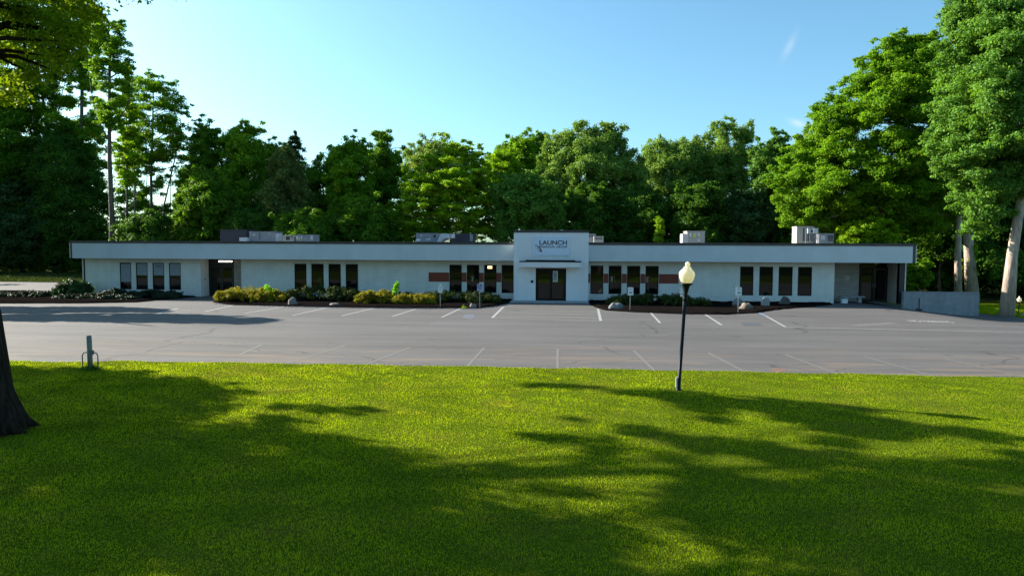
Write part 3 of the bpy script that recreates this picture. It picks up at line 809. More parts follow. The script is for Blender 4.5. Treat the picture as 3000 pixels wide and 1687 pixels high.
plates(t, 51, [(869, 872.5, 692, 701, 'white', 'label_strip'), (883, 885, 691, 700, 'white', 'label_strip'), (875, 881, 694, 697, 'hvaclight', 'nameplate'), (875.5, 881.5, 699.5, 703, 'yellow', 'sticker'), (910, 917, 691, 703, 'hvaclight', 'end_panel')])
t, a, b, Z = roofbox('rooftop_unit', 'large grey rooftop unit with square black emblem, left of the entrance block', 1219, 1281, 685, 53, 1.8)
plates(t, 53, [(1270, 1277, 688, 696, 'hvacdark', 'emblem'), (1233, 1236, 688, 691, 'white', 'sticker'), (1248.5, 1251, 700, 704, 'white', 'sticker'), (1254, 1260, 699, 703, 'white', 'nameplate'), (1220, 1231, 700, 706, 'white', 'label_strip')])
Yh = 52.4
pp = [(1280, 707), (1291, 684), (1316.5, 685), (1316.5, 698), (1299, 699), (1293, 707)]
MB().prism([(P(x, y, Yh)[0], P(x, y, Yh)[2]-(.05 if y > 706 else 0)) for x, y in pp], Yh, Yh+1.4).build('intake_hood', M['hvaclight'], t)
t, *_ = roofbox('ductwork_housing', 'dark box with pale end panel on the roof, right of the angled hood', 1317.5, 1385, 686, 54, 1.8, 'hvacdark')
plates(t, 54, [(1377, 1385, 687, 706, 'hvac', 'end_panel'), (1325, 1333, 684.5, 698, 'hvaclight', 'control_box')])
for i, (x0, x1, yt, m) in enumerate(((1722, 1745, 687, 'hvac'), (1740, 1768, 694, 'hvactan'))):
    t, *_ = roofbox('rooftop_condenser', ('small grey condenser partly hidden behind the right edge of the entrance block', 'low tan condenser peeking out just right of the entrance block')[i], x0, x1, yt, 53-i*1.2, .9, m)
    plates(t, 53-i*1.2, [(x0+4+q*3, x0+5.2+q*3, yt+2, yt+8, 'hvacdark', 'louvre') for q in range(int((x1-x0-6)/3))])
t, a, b, Z = roofbox('rooftop_unit', 'tan grey box unit with yellow label on the roof above the right wing', 2013, 2065, 678.5, 51, 1.6, 'hvactan')
plates(t, 51, [(2031, 2038, 687, 695, 'yellow', 'label'), (2020, 2025, 683, 692, 'white', 'label_strip'), (2046, 2049, 682, 692, 'white', 'label_strip'), (2045, 2050, 702, 707, 'white', 'label'), (2031, 2040, 683.5, 685.5, 'white', 'nameplate')])
MB().box(a-.3, a-.003, 51.15, 52.3, 3.9, Z-.15).build('sunlit_side', M['hvaclight'], t)  # paler box stands in for the unit's sunlit left side face
t, a, b, Z = roofbox('rooftop_condenser', 'tall pale condenser with vertical louvres on the right end of the roof', 2334, 2383, 665, 52.5, 1.1, 'hvactan')
plates(t, 52.5, [(2352+q*5, 2354.6+q*5, 668, 706, 'hvacdark', 'louvre') for q in range(6)])
t, a, b, Z = roofbox('rooftop_condenser', 'low grey condenser with vertical louvres beside the disconnect rack', 2399, 2443, 686, 51.5, 1.1, 'hvac')
plates(t, 51.5, [(2425+q*4.5, 2427.4+q*4.5, 689, 707, 'hvacdark', 'louvre') for q in range(4)]+[(2405, 2417, 690, 702, 'hvaclight', 'label')])
Y = 50.2
t = thing('disconnect_rack', 'galvanised rack holding two disconnect boxes between the right end condensers', 'rack', P(2378, 710, Y))
mb = MB()
for px in (2362, 2396.5): q = P(px, 700, Y); mb.box(q[0]-.03, q[0]+.03, Y, Y+.06, 3.7, P(px, 668, Y)[2])
q0, q1 = P(2362, 686, Y), P(2396.5, 686, Y); mb.box(q0[0], q1[0], Y-.03, Y-.002, q0[2]-.03, q0[2]+.03)
mb.tube([P(2379, 686, Y), P(2394, 702, Y)], .018, 6); mb.tube([P(2390, 687, Y), P(2395, 700, Y)], .015, 6); mb.tube([P(2372.5, 686, Y), P(2373, 708, Y)], .015, 6)
mb.build('rack_frame', M['galv'], t)
for x0, x1 in ((2364, 2381), (2383, 2393.5)):
    bx = MB().box(P(x0, 700, Y)[0], P(x1, 700, Y)[0], Y-.14, Y-.033, P(x0, 684, Y)[2], P(x0, 669, Y)[2]).build('disconnect_box', M['hvaclight'], t)
plates(t, Y-.15, [(2375, 2380, 674, 682, 'hvacdark', 'label')])
mb = MB()
for px in (2361, 2398): q = P(px, 707, Y); mb.box(q[0]-.18, q[0]+.18, Y-.1, Y+.2, 3.7, 4.0)
mb.build('wood_block', M['trim'], t)

# ------------------------------------------------------------------ SIGNS, LAMPS, BOLLARD
def sign_post(px, py, label, h=1.42, pw=.26, ph=.42, kind='white', lean=0., postm='galv', zc=None):
    g = G(px, py)
    t = thing('parking_sign', label, 'sign', g, 'signs on posts along the parking spaces')
    x, y = g[0], g[1]
    lx = lambda z: x+lean*z
    m_ = MB(); m_.tube([(x, y, -.05), (lx(h), y, h+.0)], .022, 6); m_.build('post', M[postm], t)
    zt = h-.03; zb = zt-ph; cx = lx((zt+zb)/2)
    yp = y-.045
    if kind == 'isa':
        MB().box(cx-pw/2, cx+pw/2, yp, yp+.012, zb, zt).build('panel', M['palesign'], t)
        MB().box(cx-pw/2+.02, cx+pw/2-.02, yp-.005, yp-.002, zb+.125, zt-.02).box(cx-pw/2+.02, cx+pw/2-.02, yp-.005, yp-.002, zb+.02, zb+.055).build('blue_field', M['isablue'], t)
        s = MB(); c = (cx-.005, (zb+.125+zt-.02)/2)
        yy = yp-.011
        def seg(pts, w):
            for p, q in zip(pts, pts[1:]):
                d = Vector((q[0]-p[0], 0, q[1]-p[1])).normalized(); nn = Vector((-d.z, 0, d.x))*w/2
                A, Bq = Vector((c[0]+p[0], yy, c[1]+p[1])), Vector((c[0]+q[0], yy, c[1]+q[1]))
                s.add([A-nn, Bq-nn, Bq+nn, A+nn], [(0, 1, 2, 3)])
        seg([(-.02, .085), (-.02, -.0), (.05, -.005), (.075, -.07), (.10, -.062)], .022); seg([(-.02, .05), (.04, .05)], .018)
        seg([(-.045+0, .035)]+[(-.005+.065*math.cos(a), -.04+.065*math.sin(a)) for a in [R(130+20*i) for i in range(12)]], .018)
        s.add([(c[0]-.025+.02*math.cos(a), yy, c[1]+.112+.02*math.sin(a)) for a in [i*math.pi/6 for i in range(12)]], [tuple(range(12))])
        s.build('wheelchair_symbol', M['palesign'], t)
        text('lettering', 'PARKING', M['isablue'], (cx, yp-.008, zb+.09), (R(90), 0, 0), .045, t, width=pw-.06, off=.02)
    else:
        MB().box(cx-pw/2, cx+pw/2, yp, yp+.012, zb, zt).build('panel', M['palesign'], t)
        ln = MB()
        rows = {'white': [(.10, .8, .02), (.26, .6, .02), (.42, .3, .015), (.60, .7, .025)], 'teal': [(.12, .75, .015), (.28, .75, .015), (.58, .65, .07)],
                'blue': [(.12, .45, .09), (.36, .45, .09), (.60, .7, .02), (.72, .7, .02)]}[kind]
        for f, wf, th in rows:
            ln.box(cx-pw*wf/2, cx+pw*wf/2, yp-.006, yp-.002, zt-ph*f-th, zt-ph*f)
        ln.build('print', M['teal'] if kind != 'blue' else M['isablue'], t)
        if kind == 'white': MB().lathe((cx, yp+.02, zt+.02), [(.001, 0), (.03, .02), (.03, .04), (.001, .06)], 8).build('finial', M['palesign'], t)
sign_post(1290, 902, 'white sign on a pole in front of the hedge, left of the wheelchair sign', 1.36, kind='white')
sign_post(1406, 902, 'blue wheelchair PARKING sign on a grey pole left of the entrance', 1.46, .29, .43, 'isa', lean=-.012)
sign_post(1845, 912, 'pale sign on a slightly tilted pole right of the entrance, above the hedge', 1.40, .31, .45, 'teal', lean=.025)
sign_post(2001, 916, 'pale sign on a pole mostly hidden behind the street lamp', 1.38, .3, .45, 'teal', lean=-.01)
sign_post(2162, 918, 'pale sign on a pole by the dark boulder, rightmost of the small signs', 1.48, .31, .45, 'teal', lean=.01)
sign_post(351, 858, 'small pale blue sign on a dark post in front of the left windows', 1.62, .32, .46, 'blue', postm='black')

def lamp(base, h, lean, label, name='street_lamp', s=1., pole=.042, tag_box=True):
    t = thing(name, label, 'lamp', base)
    x, y, z = base
    ax = Vector((lean[0], lean[1], 1)).normalized()
    pt = lambda d: Vector(base)+ax*d
    gh = .56*s
    ph = h-gh
    mb = MB(); mb.tube([pt(-.1), pt(.0), pt(.05), pt(.07), pt(ph-.4*s)], [pole*1.9, pole*1.8, pole*1.6, pole*1.02, pole*.95], 10)
    mb.build('pole', M['black'], t, smooth=True)
    f = MB()
    prof = [(pole*.95, -.42), (.055*s, -.41), (.062*s, -.36), (.045*s, -.33), (.06*s, -.28), (.05*s, -.24), (.075*s, -.10), (.095*s, -.03), (.145*s, -.015), (.15*s, .01), (.12*s, .03)]
    f.tube([pt(ph+d*s) for r, d in prof], [r for r, d in prof], 14); f.build('lamp_holder', M['black'], t, smooth=True)
    g = MB()
    prof = [(.10, .03), (.135, .06), (.165, .13), (.183, .21), (.185, .26), (.172, .305), (.14, .345), (.10, .375), (.098, .39), (.088, .41), (.06, .44), (.045, .455), (.058, .475), (.06, .50), (.045, .53), (.02, .55), (.002, .56)]
    g.tube([pt(ph+d*s) for r, d in prof], [r*s*1.04 for r, d in prof], 24); g.build('lamp_globe', M['lampglass'], t, smooth=True)
    if tag_box:
        q = pt(.2); MB().box(q.x-pole-.04, q.x-pole-.002, q.y-.03, q.y+.03, .08, .34).build('outlet_box', M['trim'], t)
b0 = G(1988, 1144)
lamp(b0, 3.22, (.052, 0), 'black post lamp with cream acorn globe, leaning on the lawn near the lot')
# low lamp at right edge beside the verge
lamp(G(2984, 921), 1.22, (0, 0), 'short lamp with a small globe on a thin pole by the right verge', 'path_lamp', .72, .03, False)
tq = G(2990, 925)
tb = MB().tube([(tq[0], tq[1], tq[2]+.02), (tq[0]+2.0, tq[1]+.8, tq[2]+.62)], .07, 6).build('timber_rail', M['timber'])
tag(tb, 'weathered timber rail on the ground behind the short lamp', 'rail')

# bollard with hoop rails
bx, by, _ = G(265, 1083)
t = thing('bollard', 'grey steel bollard with a low hoop rail on the lawn edge', 'bollard', (bx, by, 0))
MB().tube([(bx, by, -.1), (bx-.005, by, .5), (bx-.015, by, .95), (bx-.015, by, .985), (bx-.015, by, .99)], [.068, .068, .068, .055, .02], 16).build('post', M['galv'], t, smooth=True)
def hoop(s):
    y = by
    x0 = bx+s*.06; x1 = bx+s*.235
    return [(x0, y, .495), (x1-s*.08, y, .50), (x1-s*.03, y, .47), (x1, y, .40), (x1, y, -.05)]
for s in (-1, 1): MB().tube(hoop(s), .016, 8).build('hoop_rail', M['galv'], t, smooth=True)
MB().box(bx+.062, bx+.10, by-.04, by+.04, .44, .56).build('clamp', M['galv'], t)

# black pole with square base near the retaining wall
q = P(2693, 880, 45.65); q = (q[0], q[1], gz(q[0], q[1]))
t = thing('base_post', 'short black post standing on a dark footing before the retaining wall', 'post', q)
MB().tube([(q[0], q[1], q[2]+.12), (q[0]+.01, q[1], q[2]+.80)], .03, 8).build('post', M['black'], t)
MB().box(q[0]-.14, q[0]+.14, q[1]-.12, q[1]+.12, q[2]-.02, q[2]+.14).build('footing', M['hvacdark'], t)
# bench and white box in the right recess
q = G(2490, 889)
t = thing('stone_bench', 'low stone bench standing in the right entrance recess', 'bench', (q[0], YW+.9, 0))
mb = MB().box(18.35, 19.9, YW+.65, YW+1.1, .36, .43); mb.build('seat', M['concrete'], t)
for xx in (18.55, 19.5): MB().box(xx, xx+.2, YW+.7, YW+1.05, 0, .36).build('leg', M['concrete'], t)
t = thing('white_box', 'small white box on the pavement before the stone bench', 'box', (18.4, YW+.25, 0))
x0, x1 = P(2467, 880, YW+.1)[0], P(2484, 880, YW+.1)[0]
MB().box(x0, x1, YW+.1, YW+.4, 0, .27).build('box_body', M['white'], t); MB().box(x0-.01, x1+.01, YW+.09, YW+.41, .272, .30).build('lid', M['white'], t)
# valve boxes / small grey things on the mulch
q = G(2121, 888); tb = MB().box(q[0]-.22, q[0]+.22, q[1]-.1, q[1]+.1, 0, .1).build('utility_box', M['hvacdark']); tag(tb, 'flat dark utility box against the wall behind the rightmost sign', 'utility box')

# ------------------------------------------------------------------ ROCKS
def rock(px, py, w, d, h, m, label, seed, name='boulder', flat=False):
    g = G(px, py); rr = random.Random(seed)
    import mathutils.noise as N
    n, k = 14, 20
    v = []; f = []
    for i in range(n+1):
        th = math.pi*i/n
        for j in range(k):
            ph = 2*math.pi*j/k
            p = Vector((math.sin(th)*math.cos(ph), math.sin(th)*math.sin(ph), math.cos(th)))
            q = p*(1+.30*N.noise(p*1.2+Vector((seed*7.1, 0, 0)))+.12*N.noise(p*3.1+Vector((seed, 3, 0))))
            # flat cuts
            z = max(q.z, -.35)
            if flat: z = min(z, .62)
            v.append((g[0]+q.x*w/2, g[1]+d/2+q.y*d/2, (z+.30)*h/1.25))
    for i in range(n):
        for j in range(k): f.append((i*k+j, (i+1)*k+j, (i+1)*k+(j+1) % k, i*k+(j+1) % k))
    o = MB().add(v, f).build(name, M[m], loc=(g[0], g[1], 0), smooth=True)
    tag(o, label, 'rock')
    return o
rock(853, 896, .62, .5, .46, 'rockpale', 'grey peaked boulder at the bed edge, leftmost of the pale boulders', 1)
rock(977, 898, .62, .42, .26, 'rockpale', 'long flat pale boulder at the bed edge before the dark hedge', 2, flat=True)
rock(1385, 903, .40, .34, .26, 'rockpale', 'small white boulder beside the wheelchair sign', 3)
rock(1804, 909, .78, .6, .42, 'rockgrey', 'broad grey boulder at the bed edge just right of the entrance', 4)
rock(2165, 898, .62, .5, .50, 'rockgrey', 'dark rounded boulder behind the rightmost small sign', 5)
rock(2189, 909, .76, .5, .40, 'rocktan', 'long tan boulder lying in the mulch beside the rightmost small sign', 6)
rock(2304, 895, .66, .6, .52, 'rockdark', 'dark brown dome boulder against the right wing wall', 8)
rock(382, 877, .45, .35, .22, 'rockdark', 'small dark reddish rock among the junipers at the left', 12)
q = G(2244, 899)
t = thing('stone_marker', 'upright pale stone block with rounded top in the right bed', 'stone', q)
mb = MB(); prof = [(-.22, 0), (.22, 0), (.22, .42), (.17, .55), (.06, .6), (-.12, .59), (-.20, .52), (-.23, .4)]
mb.prism([(q[0]+x, z) for x, z in prof], q[1], q[1]+.3); mb.build('stone_body', M['concrete'], t)

# ------------------------------------------------------------------ FOLIAGE
def leaf_quads(pts, nrm, size, rng, asp=.6):
    n = len(pts)
    nrm = nrm/np.maximum(np.linalg.norm(nrm, axis=1, keepdims=True), 1e-6)
    a = rng.normal(size=(n, 3)); a -= nrm*np.sum(a*nrm, 1, keepdims=True); a /= np.linalg.norm(a, axis=1, keepdims=True)
    b = np.cross(nrm, a)
    s = (size*rng.uniform(.6, 1.35, n))[:, None]
    fold = nrm*s*.18
    return np.stack([pts-a*s*.5, pts+b*s*asp*.5+fold, pts+a*s*.5, pts-b*s*asp*.5+fold], 1)

def clump_leaves(cs, rs, per, size, rng, flat=.75, upb=.3, twigs=13, spread=.20, asp=.6):
    """cs (n,3) centres, rs (n) radii -> leaf quads"""
    out = []
    for c, r in zip(cs, rs):
        k = max(8, int(per*(r/np.mean(rs))**2))
        T = rng.normal(size=(twigs, 3)); T[:, 2] += .25; T /= np.linalg.norm(T, axis=1, keepdims=True)
        tl = rng.uniform(.55, 1.1, twigs)
        idx = rng.integers(twigs, size=k)
        d = T[idx]*tl[idx, None]*rng.uniform(.5, 1.05, k)[:, None]+rng.normal(0, spread, (k, 3))
        nr = d/np.maximum(np.linalg.norm(d, axis=1, keepdims=True), .05)*.8+rng.normal(0, .5, (k, 3)); nr[:, 2] += upb
        d[:, 2] *= flat
        out.append(leaf_quads(c+d*r, nr, size, rng, asp))
    return np.concatenate(out)

def in_poly(x, y, poly):
    c = False; n = len(poly)
    for i in range(n):
        x1, y1 = poly[i]; x2, y2 = poly[i-1]
        if (y1 > y) != (y2 > y) and x < (x2-x1)*(y-y1)/(y2-y1)+x1: c = not c
    return c
def edge_dist(x, y, poly):
    m = 1e9; n = len(poly)
    for i in range(n):
        ax, ay = poly[i]; bx_, by_ = poly[(i+1) % n]
        dx, dy = bx_-ax, by_-ay; t = max(0, min(1, ((x-ax)*dx+(y-ay)*dy)/(dx*dx+dy*dy+1e-9)))
        m = min(m, math.hypot(x-ax-t*dx, y-ay-t*dy))
    return m
def limbs(mb, trunk, targets, rng, r0):
    """curved tapering limbs from the trunk polyline to clump centres"""
    tz = [p[2] for p in trunk]
    for c in targets:
        h = max(tz[0]+.42*(tz[-1]-tz[0]), min(tz[-1], c[2]-abs(rng.normal(1., .6))*.35*max(1., math.hypot(c[0]-trunk[0][0], c[1]-trunk[0][1])*.5)))
        i = max(0, min(len(tz)-2, next((k-1 for k in range(1, len(tz)) if tz[k] >= h), len(tz)-2)))
        f = (h-tz[i])/max(1e-3, tz[i+1]-tz[i])
        s = Vector(trunk[i]).lerp(Vector(trunk[i+1]), max(0, min(1, f)))
        e = Vector(c); L_ = (e-s).length
        mid = s.lerp(e, .5)+Vector((rng.normal(0, .06)*L_, rng.normal(0, .06)*L_, .08*L_))
        mb.tube([s, s.lerp(mid, .55), mid, mid.lerp(e, .6), e], [r0, r0*.8, r0*.6, r0*.4, r0*.12], 5, False)

def tree(name, label, Y, poly, trunk, tr=.25, thick=3., nc=60, rc=.9, per=220, size=.26, leaf='mid', bark='bark', flat=.75, seed=0, nl=14, upb=.28, group=None, cat='tree', ztrunk=None, extra=None, spread=.2, base_r=None, front=.6, asp=.6):
    """poly: outline of the crown measured on the photo (2576 px wide copy); trunk: centre line the same way"""
    rng = np.random.default_rng(seed+11)
    nc = int(nc*1.75); size *= .82; per = int(per*1.4)
    m_px = FPX/Y/K                    # px (2576 copy) per metre
    xs = [p[0] for p in poly]; ys = [p[1] for p in poly]
    cs, rs = [], []
    tries = 0
    while len(cs) < nc and tries < nc*60:
        tries += 1
        x, y = rng.uniform(min(xs), max(xs)), rng.uniform(min(ys), max(ys))
        if not in_poly(x, y, poly): continue
        r = rc*rng.uniform(.65, 1.3)
        e = edge_dist(x, y, poly)/m_px
        if e < r*.75:
            if e < r*.2: continue
            r *= .62
        dy = rng.uniform(-1, front)*min(thick, .5+e*1.2)
        p = np.array(PD(x, y, Y+dy))
        if p[2] < r*.5: continue
        if any(np.linalg.norm(p-q) < .38*min(r, s) for q, s in zip(cs, rs)): continue
        cs.append(p); rs.append(r)
    for _ in range(int(nc*.22)):          # stray sprigs that break the outline
        i_ = rng.integers(len(poly)); a_, b_ = poly[i_], poly[(i_+1) % len(poly)]; f_ = rng.random()
        x = a_[0]+(b_[0]-a_[0])*f_+rng.normal(0, .35)*m_px; y = a_[1]+(b_[1]-a_[1])*f_+rng.normal(-.1, .35)*m_px
        p = np.array(PD(x, y, Y+rng.uniform(-1, .6)))
        if p[2] < 1.2: continue
        cs.append(p); rs.append(rc*rng.uniform(.3, .55))
    cs = np.array(cs); rs = np.array(rs)
    tp = [PD(a, b, Y) for a, b in trunk]
    base = (tp[0][0], tp[0][1], 0.)
    tp = [(base[0], base[1], -1.)]+[p for p in tp if p[2] > .3]
    t = thing(name, label, cat, base, group)
    mb = MB(); n = len(tp)
    rad = [tr*(1.35 if i == 0 else 1.-.75*(i/(n-1))**1.3) for i in range(n)]
    # smooth the trunk line with midpoints and slight wobble
    mb.tube(tp, rad, 9, True, .05, random.Random(seed))
    if extra:
        for e in extra:
            q = [PD(a, b, Y+(e[2] if len(e) > 2 else 0)) for a, b in e[0]]
            if q[0][2] < .6: q = [(q[0][0], q[0][1], -.2)]+q[1:]
            mb.tube(q, [e[1]*(1-.75*i/(len(q)-1)) for i in range(len(q))], 8, True, .05, random.Random(seed+1))
    if nl:
        sel = rng.choice(len(cs), min(nl, len(cs)), replace=False)
        limbs(mb, tp, cs[sel], rng, tr*.33)
    mb.build('trunk', M[bark], t, smooth=True)
    np_mesh('crown', clump_leaves(cs, rs, per, size, rng, flat, upb, spread=spread, asp=asp), L[leaf], t)
    return t, cs, rs

def dome(x0, x1, y0, y1, n=14, p=2.4):
    """rounded crown outline between x0..x1, top y0, bottom y1"""
    cx, cy, a, b = (x0+x1)/2, (y0+y1)/2, (x1-x0)/2, (y1-y0)/2
    o = []
    for i in range(n):
        th = 2*math.pi*i/n
        c, s = math.cos(th), math.sin(th)
        o.append((cx+a*math.copysign(abs(c)**(2/p), c), cy+b*math.copysign(abs(s)**(2/p), s)))
    return o
TG = 'trees of the wood around the building'
T = tree
# --- left side
T('tall_tree', 'tall airy tree with long bare trunk nearest the sky gap at the upper left', 67, [(232, 70), (262, 32), (300, 38), (330, 85), (340, 150), (330, 225), (300, 330), (262, 330), (232, 250), (222, 150)], [(282, 790), (282, 560), (276, 400), (275, 300), (276, 150), (272, 60)], .27, 2.4, 60, .75, 190, .22, 'oak', seed=1, nl=18, flat=.5,
  extra=[([(276, 330), (320, 270), (335, 200)], .09), ([(276, 360), (240, 290), (225, 200)], .09), ([(278, 560), (330, 520), (350, 500)], .06)])
T('tall_tree', 'tall slim tree second from the sky gap at the upper left, light green top', 88, [(120, -90), (200, -120), (262, -20), (262, 120), (240, 250), (190, 260), (150, 150), (120, 30)], [(215, 800), (210, 560), (204, 420), (206, 250), (208, 80), (200, -60)], .34, 3.4, 85, 1.1, 300, .26, 'oak', seed=2, nl=18, flat=.55)
T('tall_tree', 'tall tree with a thin leaning trunk behind the overhanging branches at upper left', 89, [(-20, -60), (60, -80), (150, -20), (172, 150), (140, 320), (60, 330), (0, 250)], [(150, 800), (130, 500), (118, 300), (98, 200), (90, 60)], .26, 3.4, 85, 1.2, 300, .28, 'oak', seed=3, nl=16, flat=.6, extra=[([(125, 420), (150, 260), (170, 180)], .1)])
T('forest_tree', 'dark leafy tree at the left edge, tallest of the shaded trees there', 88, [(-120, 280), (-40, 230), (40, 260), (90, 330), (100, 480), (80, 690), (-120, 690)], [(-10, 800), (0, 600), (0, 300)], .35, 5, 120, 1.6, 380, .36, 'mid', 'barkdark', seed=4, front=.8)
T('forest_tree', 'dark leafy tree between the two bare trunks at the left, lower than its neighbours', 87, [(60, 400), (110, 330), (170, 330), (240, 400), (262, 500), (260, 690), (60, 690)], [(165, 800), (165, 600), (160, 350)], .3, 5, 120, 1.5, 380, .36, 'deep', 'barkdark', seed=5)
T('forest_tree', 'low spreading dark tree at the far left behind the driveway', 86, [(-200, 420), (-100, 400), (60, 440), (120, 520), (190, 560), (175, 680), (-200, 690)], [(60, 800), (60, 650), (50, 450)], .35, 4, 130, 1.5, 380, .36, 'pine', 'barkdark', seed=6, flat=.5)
T('airy_tree', 'airy domed tree with several thin trunks and sky showing through, upper left', 74, [(312, 340), (310, 240), (345, 190), (385, 186), (430, 205), (470, 255), (484, 320), (470, 400), (400, 430), (330, 420)], [(385, 800), (382, 600), (380, 450), (384, 320), (386, 230)], .2, 3, 80, .85, 150, .24, 'oak', seed=7, nl=22, flat=.5,
  extra=[([(345, 790), (340, 560), (338, 400), (345, 280)], .13), ([(400, 700), (412, 520), (440, 400), (455, 300)], .12), ([(384, 470), (365, 350), (345, 260)], .08)])
T('locust_tree', 'yellow green tree filling the gap right of the bare trunk at left', 70, [(300, 230), (330, 215), (345, 270), (352, 380), (335, 470), (300, 480), (290, 350)], [(318, 800), (320, 500), (318, 260)], .16, 2, 45, .7, 170, .24, 'bright', seed=8, flat=.45)
T('airy_tree', 'slim airy tree right of the domed one at left, with gaps to the sky', 72, [(470, 400), (485, 315), (515, 298), (548, 330), (552, 400), (540, 520), (480, 520)], [(500, 800), (505, 560), (512, 420), (515, 320)], .15, 2.2, 50, .75, 150, .24, 'mid', seed=9, nl=14, flat=.55)
T('forest_tree', 'dark green tree rising behind the left wing between airy tree and spruce', 70, [(560, 380), (590, 330), (625, 312), (655, 330), (665, 400), (670, 560), (600, 600), (560, 520)], [(628, 800), (622, 560), (615, 350)], .2, 3, 75, .9, 230, .27, 'oak', seed=10)
T('forest_tree', 'shaded tree low above the left wing roof below the airy trees', 66, [(440, 480), (500, 430), (560, 440), (600, 520), (600, 620), (430, 640)], [(515, 800), (515, 600), (510, 450)], .2, 3, 80, .9, 240, .27, 'mid', 'barkdark', seed=11)
T('forest_tree', 'small shaded tree just behind the left end of the roof', 64, [(300, 560), (360, 530), (430, 545), (440, 640), (300, 650)], [(370, 800), (370, 620), (370, 560)], .15, 2.5, 55, .8, 220, .26, 'deep', 'barkdark', seed=12)
T('airy_tree', 'thin airy tree low in the gap between the bare trunk and the domed airy tree', 78, [(280, 420), (300, 350), (360, 380), (440, 400), (470, 470), (460, 590), (290, 600)], [(362, 800), (366, 600), (370, 420)], .12, 3, 75, .8, 120, .24, 'mid', seed=70, nl=22, flat=.5, extra=[([(425, 800), (428, 560), (430, 420)], .1)])
T('airy_tree', 'airy yellow green tree low in the gap right of the domed airy tree', 76, [(440, 400), (480, 380), (560, 400), (580, 480), (570, 590), (440, 590)], [(505, 800), (508, 600), (512, 420)], .12, 3, 75, .8, 140, .24, 'oak', seed=71, nl=20, flat=.5)
T('forest_tree', 'leafy tree in the skyline between the slim airy tree and the dark green one', 76, [(535, 420), (550, 350), (585, 325), (610, 350), (615, 450), (600, 560), (540, 560)], [(575, 800), (575, 560), (577, 360)], .16, 2.6, 60, .8, 200, .25, 'oak', seed=72)
T('forest_tree', 'leafy tree in the skyline just left of the spruce', 76, [(640, 420), (655, 370), (690, 350), (715, 380), (700, 560), (640, 560)], [(675, 800), (675, 560), (677, 380)], .16, 2.6, 55, .8, 200, .25, 'mid', seed=73)
T('tall_tree', 'leafy tree filling the upper left behind the overhanging branches', 90, [(-60, 100), (20, 60), (120, 180), (200, 230), (262, 300), (270, 420), (200, 480), (-60, 480)], [(90, 800), (95, 500), (90, 200)], .3, 4, 140, 1.2, 300, .28, 'oak', seed=74, nl=26, flat=.55, extra=[([(205, 800), (206, 500), (195, 300)], .14)])
# --- spruce
def conifer(name, label, Y, cx, y0, y1, hw, leaf, seed, per=16, size=.3, droop=.25, tiers=24, lean=0, cat='tree'):
    rng = np.random.default_rng(seed)
    top = PD(cx+lean, y0, Y); bot = PD(cx, y1, Y)
    m_px = FPX/Y/K; H = top[2]; z0 = max(.6, bot[2]); R0 = hw/m_px
    base = (bot[0], Y, 0.)
    t = thing(name, label, cat, base)
    mb = MB(); mb.tube([(base[0], Y, -.2), (base[0], Y, H*.5), (top[0], Y, H)], [.26, .17, .02], 8)
    V = []
    for i in range(tiers):
        f = i/(tiers-1); z = z0+(H-z0)*f
        r = R0*(1-f)**.62*rng.uniform(.8, 1.15)+.12
        nb = 7
        for j in range(nb):
            a = rng.uniform(0, 2*math.pi); rr = r*rng.uniform(.7, 1.15)
            e = np.array([base[0]+(top[0]-base[0])*f+rr*math.cos(a), Y+rr*math.sin(a), z-droop*rr+rng.normal(0, .1)])
            s = np.array([base[0]+(top[0]-base[0])*f, Y, z+.1])
            mb.tube([tuple(s), tuple((s+e)/2+np.array([0, 0, .08*rr])), tuple(e)], [.035, .025, .008], 4, False)
            k = int(per*(rr+.4)*3)
            u = rng.uniform(.12, 1.05, k)**.7
            p = s+(e-s)*u[:, None]+rng.normal(0, .16*rr**.5, (k, 3))*np.array([1, 1, .7])
            p[:, 2] += .08*rr*np.sin(u*3.14)-abs(rng.normal(0, .12, k))
            nr = rng.normal(0, .5, (k, 3)); nr[:, 2] += .7
            V.append(leaf_quads(p, nr, size, rng, .4))
    mb.build('trunk', M['bark'], t)
    np_mesh('crown', np.concatenate(V), L[leaf], t)
conifer('pine_tree', 'dark pointed pine standing behind the pale spruce', 80, 742, 332, 620, 72, 'pine', 21, 26, .3)
conifer('spruce_tree', 'pale grey green spruce with drooping branches above the left wing', 67, 716, 362, 640, 112, 'spruce', 22, 34, .22, .3, 30)
# --- centre
T('forest_tree', 'green tree dipping low in the skyline right of the spruce', 74, [(765, 430), (800, 402), (840, 412), (870, 470), (870, 620), (760, 620)], [(815, 800), (815, 600), (812, 430)], .2, 3, 70, .9, 230, .27, 'mid', seed=13)
T('forest_tree', 'round topped dark green tree left of centre, taller than the spruce side', 70, [(815, 420), (835, 370), (880, 348), (925, 365), (938, 430), (930, 600), (830, 600)], [(880, 800), (880, 560), (880, 380)], .22, 3.4, 90, .9, 250, .27, 'oak', seed=14)
T('forest_tree', 'dark narrow topped tree just left of the bright yellow green ones', 74, [(925, 400), (950, 350), (975, 340), (1005, 370), (1015, 460), (1000, 620), (920, 620)], [(965, 800), (965, 560), (968, 360)], .2, 3, 85, .85, 250, .27, 'mid', seed=15)
T('ash_tree', 'pale green tree rising behind the bright yellow green tree', 84, [(1000, 440), (1010, 375), (1060, 352), (1110, 348), (1160, 365), (1190, 420), (1150, 500), (1020, 500)], [(1080, 800), (1080, 560), (1080, 380)], .25, 3, 80, 1., 230, .27, 'pale', seed=16)
